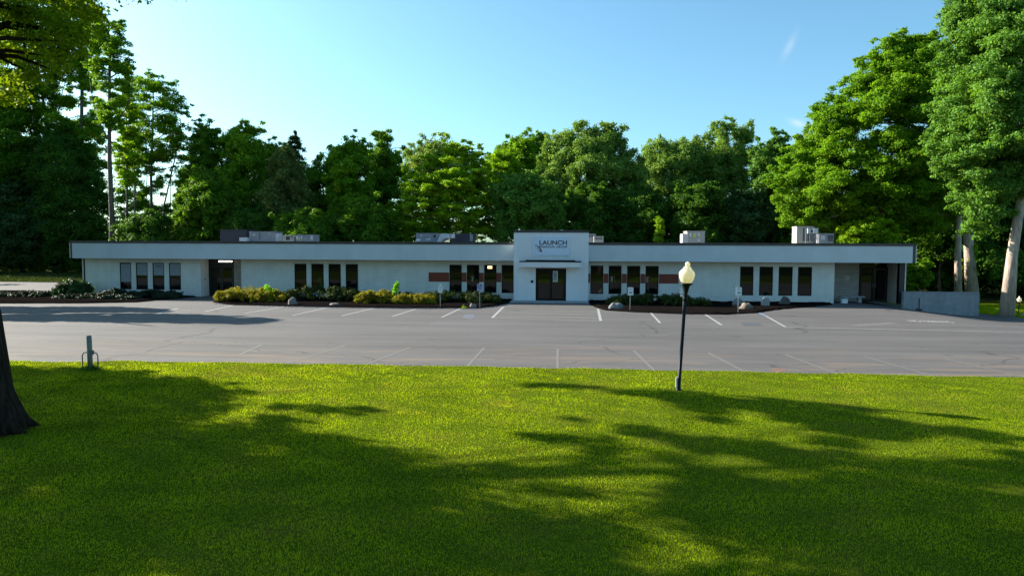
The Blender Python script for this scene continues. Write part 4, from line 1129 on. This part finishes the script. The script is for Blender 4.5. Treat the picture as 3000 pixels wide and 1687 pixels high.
T('locust_tree', 'bright yellow green layered tree behind the roof, left of the entrance block', 66, [(985, 560), (1005, 480), (1020, 440), (1060, 420), (1090, 375), (1140, 360), (1200, 370), (1235, 420), (1240, 520), (1250, 600), (1000, 612)], [(1110, 800), (1110, 600), (1120, 480), (1130, 390)], .2, 4, 150, .75, 230, .22, 'bright', seed=17, flat=.42, nl=30, extra=[([(1110, 620), (1060, 520), (1040, 470)], .1), ([(1112, 600), (1170, 500), (1190, 430)], .1)])
T('locust_tree', 'smaller bright green tree touching the right side of the layered yellow one', 73, [(1200, 430), (1235, 385), (1285, 370), (1310, 400), (1310, 480), (1250, 520), (1205, 500)], [(1260, 800), (1260, 560), (1262, 400)], .16, 2.6, 60, .75, 220, .23, 'bright', seed=18, flat=.5)
T('ash_tree', 'rounded light green tree in the skyline left of the highest poplar', 82, [(1225, 400), (1260, 362), (1310, 345), (1370, 338), (1400, 360), (1400, 440), (1330, 480), (1240, 460)], [(1320, 800), (1320, 560), (1320, 360)], .25, 3, 80, 1., 230, .27, 'oak', seed=19)
T('poplar_tree', 'big pale poplar with spiky top, highest tree above the entrance block', 72, [(1340, 520), (1350, 420), (1380, 360), (1420, 330), (1465, 318), (1500, 330), (1548, 322), (1580, 370), (1620, 400), (1625, 500), (1560, 560), (1400, 560)], [(1490, 800), (1488, 560), (1478, 440), (1474, 350)], .3, 4.5, 170, .85, 260, .25, 'poplar', seed=20, flat=1.0, nl=30, extra=[([(1488, 600), (1530, 480), (1560, 400)], .16), ([(1488, 590), (1440, 480), (1400, 420)], .14)])
T('forest_tree', 'dark green tree behind the entrance block, under the light crowns', 65, [(1230, 470), (1290, 440), (1370, 440), (1420, 500), (1430, 600), (1240, 612)], [(1330, 800), (1330, 600), (1325, 460)], .22, 3, 95, .85, 240, .25, 'maple', seed=23)
T('poplar_tree', 'pale poplar with ragged top right of the highest one', 78, [(1600, 420), (1625, 375), (1665, 350), (1710, 362), (1755, 350), (1775, 420), (1760, 540), (1620, 540)], [(1690, 800), (1690, 560), (1692, 380)], .25, 3.4, 95, .85, 240, .25, 'poplar', seed=24, flat=1.)
T('poplar_tree', 'pale poplar with tall rounded top, second highest in the right half', 80, [(1735, 440), (1750, 360), (1790, 320), (1840, 308), (1885, 318), (1896, 380), (1885, 480), (1850, 560), (1750, 560)], [(1820, 800), (1820, 560), (1825, 340)], .25, 3.4, 105, .85, 250, .25, 'poplar', seed=25, flat=1.)
T('forest_tree', 'dark bluish tree in the skyline just left of the big oak', 74, [(1885, 440), (1900, 375), (1930, 348), (1965, 345), (1993, 370), (2000, 440), (1980, 600), (1880, 600)], [(1940, 800), (1940, 560), (1942, 370)], .22, 3, 85, .8, 250, .25, 'maple', seed=26)
T('poplar_tree', 'pale poplar peeking out between the dark tree and the big oak', 84, [(1985, 420), (2000, 360), (2030, 325), (2060, 345), (2075, 420), (2060, 480), (1990, 480)], [(2030, 800), (2030, 560), (2032, 350)], .2, 2.6, 45, .8, 220, .25, 'poplar', seed=27, flat=1.)
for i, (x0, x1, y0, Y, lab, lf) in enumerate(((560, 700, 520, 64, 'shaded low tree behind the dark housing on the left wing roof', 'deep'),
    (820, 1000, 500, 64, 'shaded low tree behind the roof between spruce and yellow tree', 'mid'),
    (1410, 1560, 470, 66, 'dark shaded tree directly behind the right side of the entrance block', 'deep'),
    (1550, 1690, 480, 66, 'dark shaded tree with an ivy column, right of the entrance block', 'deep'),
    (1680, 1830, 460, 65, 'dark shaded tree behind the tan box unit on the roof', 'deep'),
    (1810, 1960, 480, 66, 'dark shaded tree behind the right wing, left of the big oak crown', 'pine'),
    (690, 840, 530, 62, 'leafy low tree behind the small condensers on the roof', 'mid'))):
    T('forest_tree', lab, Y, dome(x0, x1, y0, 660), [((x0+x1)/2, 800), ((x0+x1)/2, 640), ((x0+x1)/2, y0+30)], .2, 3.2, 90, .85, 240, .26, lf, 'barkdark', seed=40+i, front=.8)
T('ivy_tree', 'thin trunk wrapped in lit ivy behind the roof, right of the entrance block', 61.5, [(1645, 610), (1652, 555), (1664, 540), (1672, 560), (1668, 620)], [(1658, 800), (1658, 640), (1662, 560)], .12, .5, 16, .35, 130, .16, 'bright', seed=49, nl=3, front=.3)
# --- right: big oak
t, cs, rs = T('oak_tree', 'huge sunlit oak with two pale trunks behind the retaining wall', 60, [(1962, 500), (1940, 440), (1985, 385), (2045, 330), (2058, 275), (2110, 240), (2160, 170), (2200, 130), (2245, 100), (2320, 90), (2400, 120), (2470, 240), (2490, 400), (2450, 540), (2330, 600), (2260, 590), (2190, 600), (2110, 580), (2040, 590), (1975, 560)],
  [(2446, 800), (2438, 640), (2432, 540), (2425, 440), (2400, 330), (2370, 240)], .42, 5, 470, .92, 300, .22, 'oak', 'barkpale', seed=50, nl=40, flat=.55,
  extra=[([(2408, 800), (2410, 640), (2414, 520), (2380, 420), (2300, 330)], .30, -.8), ([(2428, 470), (2340, 400), (2240, 370), (2140, 360)], .2), ([(2430, 520), (2330, 470), (2200, 470), (2100, 480)], .16), ([(2425, 450), (2440, 350), (2430, 240)], .16)])
def vine(root, Y, lst, size, seed, per=700):
    rng = np.random.default_rng(seed)
    c = np.array([PD(x, y, Y-.15) for x, y, r in lst]); r = np.array([q[2] for q in lst])
    np_mesh('ivy', clump_leaves(c, r, per//4, size, rng, 1.4, .3, twigs=12), L['bright'], root)
vine(t, 60, [(2447+6*math.sin(i), 620+i*9, .28) for i in range(10)]+[(2413, 660+8*i, .26) for i in range(6)], .14, 3)
T('maple_tree', 'tall leafy tree at the right edge on a leaning pale trunk', 46.5, [(2355, 320), (2360, 200), (2372, 110), (2385, 20), (2430, -60), (2700, -80), (2740, 100), (2720, 330), (2650, 500), (2560, 480), (2500, 560), (2440, 590), (2400, 480), (2350, 400)],
  [(2532, 768), (2546, 640), (2562, 540), (2574, 470), (2578, 400), (2570, 250), (2560, 60)], .34, 5, 330, .85, 270, .20, 'maple', 'barkpale', seed=51, nl=30, flat=.6,
  extra=[([(2576, 470), (2560, 425), (2562, 360), (2545, 280)], .2), ([(2572, 440), (2600, 300), (2640, 160)], .2)])
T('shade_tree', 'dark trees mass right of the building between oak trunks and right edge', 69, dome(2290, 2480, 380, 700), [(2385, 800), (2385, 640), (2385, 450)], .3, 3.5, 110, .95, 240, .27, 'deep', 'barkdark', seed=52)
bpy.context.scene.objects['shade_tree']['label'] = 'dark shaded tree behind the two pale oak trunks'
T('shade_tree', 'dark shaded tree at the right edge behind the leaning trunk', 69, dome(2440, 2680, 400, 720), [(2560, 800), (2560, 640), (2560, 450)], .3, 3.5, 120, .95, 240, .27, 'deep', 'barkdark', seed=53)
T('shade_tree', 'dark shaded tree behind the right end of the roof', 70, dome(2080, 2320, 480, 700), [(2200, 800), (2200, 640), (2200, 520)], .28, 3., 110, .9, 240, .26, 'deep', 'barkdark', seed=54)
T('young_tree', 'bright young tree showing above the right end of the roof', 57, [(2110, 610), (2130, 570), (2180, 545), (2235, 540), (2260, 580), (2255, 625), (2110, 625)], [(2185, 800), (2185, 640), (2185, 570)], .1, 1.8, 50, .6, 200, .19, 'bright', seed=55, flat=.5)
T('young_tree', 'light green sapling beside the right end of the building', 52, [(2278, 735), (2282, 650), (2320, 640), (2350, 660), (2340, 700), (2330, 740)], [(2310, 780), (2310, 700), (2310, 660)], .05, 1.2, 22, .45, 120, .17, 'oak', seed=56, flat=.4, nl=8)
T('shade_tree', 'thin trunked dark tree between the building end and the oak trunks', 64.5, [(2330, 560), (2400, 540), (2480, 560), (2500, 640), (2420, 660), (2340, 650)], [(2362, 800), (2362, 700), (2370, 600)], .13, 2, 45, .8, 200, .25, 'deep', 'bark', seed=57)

# --- near trees on the lawn: the leaning trunk at left with crown overhead, and trees just outside the frame whose shade falls on the lawn
def hang_tree(name, label, base, trunk, tr, clumps, per, size, leaf, bark, seed, nl=20, flat=.6, spread=.3, extra=()):
    rng = np.random.default_rng(seed)
    t = thing(name, label, 'tree', (base[0], base[1], 0))
    cs = np.array([c[:3] for c in clumps]); rs = np.array([c[3] for c in clumps])
    mb = MB(); n = len(trunk)
    rad = [tr*(1.30 if i == 0 else 1.12 if i == 1 else 1.-.72*((i-1)/(n-2))) for i in range(n)]
    mb.tube(trunk, rad, 28, True, .05, random.Random(seed))
    for p, r in extra: mb.tube(p, [r*(1-.8*i/(len(p)-1)) for i in range(len(p))], 8, True)
    sel = rng.choice(len(cs), min(nl, len(cs)), replace=False)
    limbs(mb, trunk, cs[sel], rng, tr*.16)
    mb.build('trunk', M[bark], t, smooth=True)
    np_mesh('crown', clump_leaves(cs, rs, per, size, rng, flat, .5, spread=spread), L[leaf], t)
    return t
rng = np.random.default_rng(77)
def shade_clumps(lst, jit=.5):
    """lst of (px, py, height, radius): where the shade falls on the ground, thrown back along the sun's direction"""
    out = []
    for px, py, z, r in lst:
        g = G(px, py)
        out.append((g[0]+z*SUN.x/SUN.z+rng.normal(0, jit*.3), g[1]+z*SUN.y/SUN.z+rng.normal(0, jit*.3), z, r))
    return out
# leaning trunk tree, bottom left; its crown hangs into the upper left corner
base = (-11.05, 12.0)
trk = [(-10.85, 11.9, -.1), (-10.86, 11.9, .25), (-10.90, 11.9, .8), (-11.08, 11.95, 2.2), (-11.75, 12.2, 4.5), (-12.2, 12.4, 7.), (-12.4, 12.6, 10.), (-12.4, 12.8, 13.)]
cl = []
for x, y, Y, r in ((20, 30, 13.5, .6), (70, 20, 13.2, .6), (120, 45, 13.6, .55), (170, 60, 13.4, .5), (200, 95, 13.8, .45), (150, 105, 13.5, .5), (95, 85, 13.8, .55), (40, 90, 14, .5),
                   (190, 135, 14, .35), (160, 150, 14, .4), (110, 140, 14.3, .35), (70, 180, 14.5, .35), (30, 200, 14.5, .35), (100, 200, 14.6, .35), (130, 175, 14.5, .35), (20, 140, 14, .4), (10, 250, 15, .4), (45, 235, 15, .35), (225, 40, 14, .4), (210, 10, 14, .45), (165, 5, 13.8, .5)):
    cl.append((*PD(x, y, Y), r))
for _ in range(46):
    a = rng.uniform(0, 6.28); rr = rng.uniform(1, 5.2)
    cl.append((-12.3+rr*math.cos(a)*.9, 12.6+rr*math.sin(a), rng.uniform(9.8, 15), rng.uniform(.7, 1.1)))
roots = [([(-10.86+.30*math.cos(a_), 11.9+.30*math.sin(a_), .42), (-10.86+.52*math.cos(a_), 11.9+.52*math.sin(a_), .12), (-10.86+.78*math.cos(a_+.15), 11.9+.78*math.sin(a_+.15), -.05)], .20) for a_ in (-2.6, -1.75, -.95, -.2, .7)]
hang_tree('lawn_tree', 'dark rough trunk at the left edge, its branches hanging into the upper left corner', base, trk, .46, cl, 640, .10, 'near', 'barkdark', 60, 34, .55,
          extra=roots+[([(-12.2, 12.4, 7.2), PD(20, 60, 13.4), PD(90, 70, 13.6), PD(180, 90, 13.6)], .09), ([PD(40, 60, 13.4), PD(60, 110, 14), PD(75, 170, 14.4)], .04)])
# where the lawn and the lot lie in shade (measured on the 2576 px wide copy); the crowns that cast it stand left of the frame
SH_MAIN = [(-500, 935), (100, 925), (470, 940), (590, 968), (520, 990), (540, 1040), (640, 1075), (800, 1100), (870, 1120), (1000, 1150), (1150, 1198), (1290, 1262), (1480, 1300), (1640, 1268), (1800, 1225), (1950, 1200), (2150, 1205), (2400, 1250), (2800, 1265), (2800, 1560), (-500, 1560)]
SH_BANDS = [[(690, 1000), (820, 1008), (925, 1024), (930, 1044), (780, 1040), (700, 1028)], [(600, 1035), (760, 1055), (800, 1075), (660, 1072)],
  [(1340, 963), (1380, 963), (1380, 974), (1345, 974)], [(1440, 964), (1700, 985), (1990, 1006), (2330, 1042), (2650, 1066), (2650, 1085), (2200, 1072), (1990, 1045), (1700, 1010), (1520, 985)],
  [(1950, 1040), (2200, 1065), (2650, 1090), (2650, 1120), (2300, 1105), (2150, 1100), (1950, 1068)], [(1510, 1080), (1750, 1098), (2000, 1130), (2170, 1150), (2150, 1168), (1950, 1158), (1750, 1130), (1560, 1100)],
  [(2180, 1150), (2650, 1180), (2700, 1235), (2400, 1225), (2180, 1185)], [(1300, 1090), (1420, 1100), (1470, 1126), (1330, 1108)], [(1210, 1168), (1400, 1178), (1500, 1198), (1480, 1215), (1300, 1200)]]
SH_LOT = [[(-500, 770), (300, 772), (420, 778), (420, 786), (-500, 784)], [(-500, 793), (380, 788), (640, 796), (705, 806), (640, 815), (-100, 806), (-500, 812)], [(-300, 776), (140, 782), (140, 788), (-300, 790)]]
def throw(polys, per_m2, r0, r1, extra):
    out = []
    for poly in polys:
        xs_ = [p[0] for p in poly]; ys_ = [p[1] for p in poly]
        gp = [GD(*p)[:2] for p in poly]
        area = abs(sum(gp[k][0]*gp[(k+1) % len(gp)][1]-gp[(k+1) % len(gp)][0]*gp[k][1] for k in range(len(gp))))/2
        n_ = int(area*per_m2)+3
        gx0, gx1 = min(p[0] for p in gp), max(p[0] for p in gp); gy0, gy1 = min(p[1] for p in gp), max(p[1] for p in gp)
        k = 0; t_ = 0
        while k < n_ and t_ < n_*60:
            t_ += 1
            x, y = rng.uniform(gx0, gx1), rng.uniform(gy0, gy1)
            if not in_poly(x, y, gp): continue
            rr_ = rng.uniform(r0, r1)
            e = edge_dist(x, y, gp)
            rr_ = max(r0*.75, min(rr_, e*.9))
            if math.hypot((x-8.4)/1.8, y-14.8) < rr_+.75: k += .5; continue
            z1 = (x+.9*y+1.5)/1.265; z2 = (4.2+.37*y)/.76
            z = max(7.2, min(z1, z2))+rng.uniform(.3, extra)
            out.append((x+z*SUN.x/SUN.z, y+z*SUN.y/SUN.z, z, rr_)); k += 1
    return out
def shade_trees(cl_, nsplit, labels, per, size, seed, flat=.45):
    cl_.sort(key=lambda c: c[2])
    for q in range(nsplit):
        part = cl_[q*len(cl_)//nsplit:(q+1)*len(cl_)//nsplit]
        mx_ = sum(c[0] for c in part)/len(part); my_ = sum(c[1] for c in part)/len(part); mz_ = max(c[2] for c in part)
        bx0 = min(mx_-2, -24); by0 = my_-11 if my_ < 32 else my_+2
        hang_tree('lawn_tree', labels[q], (bx0, by0), [(bx0, by0, -.1), (bx0, by0, 2.), (bx0+.2, by0+1, mz_*.4), (mx_*.5+bx0*.5, my_*.5+by0*.5, mz_*.7), (mx_, my_, mz_)], .3, part, per, size, 'oak', 'bark', seed+q, 18, flat)
shade_trees(throw([SH_MAIN], 1.15, .8, 1.25, 2.5)+throw(SH_BANDS, 3.2, .32, .55, 1.8)+throw([[(1350, 960), (2650, 1060), (2650, 1260), (1750, 1230), (1200, 1180), (1250, 1080), (1450, 1080)]], .35, .22, .4, 1.8)+throw([[(-300, 912), (450, 935), (960, 1030), (1000, 1120), (600, 1090)]], .35, .22, .4, 1.8), 3, ['lowest of the broad shade trees outside the left edge of the lawn', 'middle height shade tree outside the left edge of the lawn', 'tallest shade tree outside the left edge of the lawn'], 420, .17, 61)
for q_, (tx_, ty_) in enumerate(((2., -4.), (14., 1.))):  # unseen crowns added overhead to keep sky light off the near lawn
    hang_tree('lawn_tree', ('unseen tree added behind the viewpoint to dim the lawn', 'unseen tree added right of the viewpoint to dim the lawn')[q_], (tx_+3, ty_-4), [(tx_+3, ty_-4, -.1), (tx_+3, ty_-4, 2), (tx_+2.5, ty_-3.5, 6), (tx_+1, ty_-2, 10), (tx_, ty_, 14)], .45,
              [(tx_+8.5*math.cos(a_)*b_, ty_+7.5*math.sin(a_)*b_, rng.uniform(9.8, 15), rng.uniform(1., 1.6)) for a_, b_ in zip(rng.uniform(0, 6.28, 70), rng.uniform(.1, 1, 70)**.5)], 300, .26, 'deep', 'bark', 80+q_, 20, .5)
shade_trees(throw(SH_LOT, 4.2, .35, .6, 2.), 1, ['shade tree outside the left edge beside the parking lot'], 380, .2, 66)

# ------------------------------------------------------------------ woodland masses (uncountable)
def mass(name, label, boxes, n, size, leaf, seed):
    rng = np.random.default_rng(seed)
    V = []
    tot = sum((b[1]-b[0]) for b in boxes)
    for x0, x1, y0, y1, z1 in boxes:
        k = int(n*(x1-x0)/tot)
        nc = max(6, int((x1-x0)*(z1)/3.))
        c = np.stack([rng.uniform(x0, x1, nc), rng.uniform(y0, y1, nc), rng.uniform(.3, 1, nc)**.8*z1*rng.uniform(.55, 1.05, nc)], 1)
        r = rng.uniform(1.0, 1.9, nc)
        V.append(clump_leaves(c, r, max(20, k//nc), size, rng, .7, .4))
    o = np_mesh(name, np.concatenate(V), L[leaf], loc=(0, 0, 0))
    return tag(o, label, 'woodland', kind='stuff')
mass('woodland', 'dense dark woodland behind the building and the nearer trees', [(-110, -62, 88, 96, 20), (-62, -48, 90, 98, 8), (-48, -34, 90, 98, 14.5), (-34, -22, 90, 98, 13), (-22, 0, 90, 97, 16), (0, 24, 90, 97, 16.5), (24, 75, 76, 86, 15), (-48, -37, 76, 80, 4), (30, 64, 70, 76, 9), (10, 36, 70, 76, 9), (-62, -36, 84, 90, 6)], 140000, .36, 'deep', 90)
mass('understorey', 'low undergrowth along the edge of the woods behind the building', [(-92, -57, 83, 87, 9.5), (-75, -38, 84, 90, 3.5), (-36, 24, 63.5, 65, 4.6), (22, 34, 63.5, 66, 6.5), (34, 62, 58, 64, 6)], 60000, .24, 'deep', 91)
mass('woodland', 'dark woods behind the pale oak trunks and the leaning tree at right', [(26, 75, 69, 76, 6), (26, 75, 71, 79, 10), (26, 75, 66, 71, 3.2)]+[(24, 60, 67+i, 68+i, 1.3) for i in range(6)]+[(24, 60, 67, 72, 3.)]*2, 110000, .34, 'deep', 95)
mass('woodland', 'line of tall woods across the road behind the viewpoint', [(-90, 90, -40, -24, 13)], 50000, .6, 'deep', 92)
mass('woodland', 'unseen woods added left of the lot to screen low sky light', [(-110, -76, -10, 98, 16)], 36000, .6, 'deep', 93)  # added out of frame to block low sky light from the left

# ------------------------------------------------------------------ SHRUBS
def shrub(name, label, cx, cy, w, d, h, leaf, seed, n=70, per=60, size=.09, rc=.2, flatb=.8, cat='shrub', group=None, z0=0.):
    rng = np.random.default_rng(seed)
    t = thing(name, label, cat, (cx, cy, 0), group)
    th = rng.uniform(0, 2*math.pi, n); u = rng.uniform(0, 1, n)**.5; v = rng.uniform(0, 1, n)
    p = 4.
    rx = np.sign(np.cos(th))*abs(np.cos(th))**(2/p)*u; ry = np.sign(np.sin(th))*abs(np.sin(th))**(2/p)*u
    topz = h*(1-.55*np.maximum(abs(rx), abs(ry))**3)*rng.uniform(.88, 1.04, n)
    z = np.maximum(rc*.5, topz*(.35+.65*v**.5)-rc*.6)
    cs = np.stack([cx+rx*w/2, cy+ry*d/2, z+z0], 1)
    mb = MB()
    for i in rng.choice(n, min(9, n), replace=False):
        mb.tube([(cx+rx[i]*w*.3, cy, 0), (cs[i][0], cs[i][1], cs[i][2])], [.02, .006], 4, False)
    mb.build('stems', M['bark'], t)
    np_mesh('foliage', clump_leaves(cs, rng.uniform(.7, 1.3, n)*rc, per, size, rng, flatb, .5, twigs=10), L[leaf], t)
    return t
def XZ(px, Y): return P(px, 800, Y)[0]
Y = 46; shrub('juniper_shrub', 'round dark evergreen shrub at the left corner of the building', XZ(215, 45.2), 45.2, 2.05, 1.8, 1.25, 'pine', 1, 110, 170, .13, .3)
shrub('juniper_shrub', 'low dark clipped shrub left of the round evergreen, by the driveway', XZ(92, 44.5), 44.5, 2.3, 1.4, .5, 'juniper', 2, 80, 150, .1, .2)
shrub('juniper_shrub', 'low dark shrub cut by the left edge of the picture', XZ(-10, 44.2), 44.2, 1.9, 1.2, .42, 'juniper', 3, 70, 150, .1, .2)
shrub('juniper_shrub', 'spreading juniper below the left half of the four blinds windows', XZ(265, 43.6), 43.6, 4.4, 1.7, .45, 'juniper', 4, 140, 150, .11, .22, .6)
shrub('juniper_shrub', 'spreading juniper under the dark post of the pale blue sign', XZ(335, 45.1), 45.1, 1.9, 1.2, .66, 'juniper', 5, 80, 150, .11, .22, .6)
shrub('juniper_shrub', 'spreading juniper in front of the rightmost blinds window', XZ(448, 44.9), 44.9, 3.9, 1.7, .62, 'juniper', 6, 130, 150, .11, .22, .6)
shrub('juniper_shrub', 'low juniper mat at the front edge of the left bed', XZ(345, 43.2), 43.2, 2.6, 1.2, .40, 'juniper', 7, 90, 150, .11, .2, .6)
def xr(px0, px1, Y): a, b = XZ(px0, Y), XZ(px1, Y); return (a+b)/2, b-a
c, w = xr(634, 830, 42.5); shrub('spirea_hedge', 'long sunlit golden shrub row right of the left doorway', c, 42.5, w, 1.9, 1.02, 'spirea', 11, 240, 80, .085, .22)
c, w = xr(815, 1075, 43.9); shrub('evergreen_hedge', 'dark clipped hedge below the second group of tall windows', c, 43.9, w, 2.2, 1.08, 'hedge', 12, 260, 80, .085, .22)
c, w = xr(1048, 1150, 42.2); shrub('spirea_shrub', 'rounded golden shrub at the right end of the dark hedge', c, 42.2, w, 1.7, .96, 'spirea', 13, 140, 80, .085, .2)
c, w = xr(1148, 1272, 41.9); shrub('spirea_shrub', 'low golden shrub left of the white pole sign', c, 41.9, w, 1.5, .76, 'spirea', 14, 140, 80, .085, .2)
c, w = xr(1080, 1240, 44.6); shrub('evergreen_hedge', 'dark low hedge stretch behind the two golden shrubs', c, 44.6, w, 1.5, .72, 'hedge', 15, 120, 70, .09, .22)
c, w = xr(1225, 1464, 43.6); shrub('evergreen_hedge', 'dark clipped hedge below the windows left of the entrance', c, 43.6, w, 2.1, .86, 'hedge', 16, 250, 80, .085, .22)
c, w = xr(1775, 2080, 43.6); shrub('evergreen_hedge', 'long dark hedge below the windows right of the entrance', c, 43.6, w, 2.1, .78, 'hedge', 17, 270, 80, .085, .22)
t = thing('sapling', 'bright green sapling sprouting between the two golden shrubs', 'plant', (XZ(1163, 42.6), 42.6, 0))
q = P(1163, 860, 42.6)
mb = MB().tube([(q[0], 42.6, 0), (q[0]-.05, 42.6, 1.35)], [.02, .008], 5); mb.build('stem', M['bark'], t)
rg_ = np.random.default_rng(9)
np_mesh('foliage', clump_leaves(np.array([(q[0]-.1+.03*i, 42.55, .82+.13*i) for i in range(5)]), np.array([.22, .22, .2, .16, .12]), 60, .14, rg_, 1., .3), L['sapling'], t)
t = thing('sapling', 'small bright sprout on top of the long golden shrub row', 'plant', (XZ(783, 42.3), 42.3, 0))
q = P(783, 860, 42.3)
MB().tube([(q[0], 42.3, 0), (q[0], 42.3, 1.1)], [.015, .008], 5).build('stem', M['bark'], t)
np_mesh('foliage', clump_leaves(np.array([(q[0], 42.2, 1.0), (q[0]+.15, 42.2, .85), (q[0]+.3, 42.1, .75)]), np.array([.22, .2, .2]), 60, .12, rg_, 1., .3), L['sapling'], t)
q = G(1357, 904); t = thing('weed', 'small yellow green weed at the lot edge left of the white boulder', 'plant', q)
np_mesh('foliage', clump_leaves(np.array([(q[0], q[1], .06), (q[0]+.12, q[1], .05)]), np.array([.12, .09]), 50, .06, rg_, 1., .3), L['bright'], t)
tf = thing('grass_tuft', 'dark uncut grass tuft around the foot of the bollard', 'plant', (bx, by, 0))

# ------------------------------------------------------------------ GRASS
def blades(n, xs, ys, h, w, rng, zbase=.0):
    a = rng.uniform(0, 2*math.pi, n)
    dx, dy = np.cos(a)*w/2, np.sin(a)*w/2
    lx_, ly_ = rng.normal(0, .28, n)*h, rng.normal(0, .28, n)*h
    z = np.full(n, zbase)
    return np.stack([np.stack([xs-dx, ys-dy, z], 1), np.stack([xs+dx, ys+dy, z], 1), np.stack([xs+lx_, ys+ly_, z+h], 1)], 1)
def grass_mat():
    m = leaf_mat('grass_blade', (.215, .34, .008), (.37, .46, .018), .58, .5, .35, .25)
    n, l = m.node_tree.nodes, m.node_tree.links
    # straw patches: large noise pulls the ramp towards dry yellow
    r = [x for x in n if x.type == 'VALTORGB'][0]
    tc = [x for x in n if x.type == 'TEX_COORD'][0]
    t = n.new('ShaderNodeTexNoise'); t.inputs['Scale'].default_value = .8; t.inputs['Detail'].default_value = 6; t.inputs['Roughness'].default_value = .65
    l.new(tc.outputs['Object'], t.inputs[0])
    mp = n.new('ShaderNodeMapRange'); mp.inputs['From Min'].default_value = .54; mp.inputs['From Max'].default_value = .72; mp.inputs['To Max'].default_value = .75
    l.new(t.outputs['Fac'], mp.inputs['Value'])
    mx = n.new('ShaderNodeMix'); mx.data_type = 'RGBA'
    mx.inputs['B'].default_value = (.36, .30, .07, 1)
    l.new(mp.outputs[0], mx.inputs['Factor']); l.new(r.outputs[0], mx.inputs['A'])
    for lk in list(l):
        if lk.from_node == r and lk.to_node != mx:
            s = lk.to_socket; l.remove(lk); l.new(mx.outputs['Result'], s)
    return m
GM = grass_mat()
for n_ in GM.node_tree.nodes:
    if n_.type == 'BSDF_PRINCIPLED': n_.inputs['Specular IOR Level'].default_value = 0.
rng = np.random.default_rng(123)
parts = []
y = 6.3
while y < 20.3:
    dy = .25
    x0, x1 = -(y*.90+6), y*.74+8
    dist = math.hypot(y, 3.5)
    dens = 3000*(8/dist)**1.3
    n = int((x1-x0)*dy*dens)
    xs = rng.uniform(x0, x1, n); ys = rng.uniform(y, y+dy, n)
    ok = ys < np.array([lawn_edge(v) for v in xs])+rng.normal(.03, .06, n)
    xs, ys = xs[ok], ys[ok]; n = len(xs)
    s = (dist/8)**.55
    tuft = .75+.5*(np.sin(xs*2.3+np.sin(ys*1.7)*2)*np.sin(ys*2.9+xs)*.5+.5)
    h = rng.uniform(.020, .042, n)*tuft
    parts.append(blades(n, xs, ys, h, rng.uniform(.006, .010, n)*s, rng))
    nk = int((x1-x0)*dy*2.2)                      # coarse tufts and clover patches standing above the mown grass
    tx, ty = rng.uniform(x0, x1, nk), rng.uniform(y, y+dy, nk)
    keep = (np.sin(tx*.9+1.3*np.sin(ty*.7))*np.sin(ty*1.1+.8*np.sin(tx*.6)) > .05) & (ty < 19.3)
    tx, ty = np.repeat(tx[keep], 34), np.repeat(ty[keep], 34)
    if len(tx):
        tx = tx+rng.normal(0, .085, len(tx)); ty = ty+rng.normal(0, .06, len(ty))
        parts.append(blades(len(tx), tx, ty, rng.uniform(.028, .06, len(tx)), rng.uniform(.008, .014, len(tx))*s, rng))
    y += dy
g = np_mesh('grass', np.concatenate(parts), GM, k=3)
tag(g, 'mown green grass covering the lawn in front of the lot', 'grass', kind='stuff')
n = 90000
xs = rng.uniform(23, 44, n); ys = rng.uniform(38, 56, n)
ok = (ys > np.array([max(verge_y(v), 46.6 if v < RWX1+.1 else 0) for v in xs])+.1); xs, ys = xs[ok], ys[ok]; n = len(xs)
bl_ = blades(n, xs, ys, rng.uniform(.04, .11, n), np.full(n, .03), rng); bl_[:, :, 2] += np.array([gz(a_, b_) for a_, b_ in zip(xs, ys)])[:, None]
g = np_mesh('verge_grass', bl_, GM, k=3)
tag(g, 'rough lit grass on the verge around the leaning tree at right', 'grass', kind='stuff')
n = 40000
xs = rng.uniform(-95, -36, n); ys = rng.uniform(63.5, 90, n); ok = ys > 62.8+(-37-xs)*.055; xs, ys = xs[ok], ys[ok]; n = len(xs)
g = np_mesh('far_grass', blades(n, xs, ys, rng.uniform(.1, .25, n), np.full(n, .07), rng), L['hedge'], k=3)  # dark hedge leaf colour stands in for shade on this strip
tag(g, 'strip of grass beyond the side driveway at far left', 'grass', kind='stuff')
n = 700
xs = bx+rng.normal(0, .17, n); ys = by+rng.normal(0, .12, n)
np_mesh('blades', blades(n, xs, ys, rng.uniform(.06, .2, n)*np.exp(-((xs-bx)/.3)**2), np.full(n, .014), rng), L['deep'], tf, k=3)['kind'] = 'stuff'
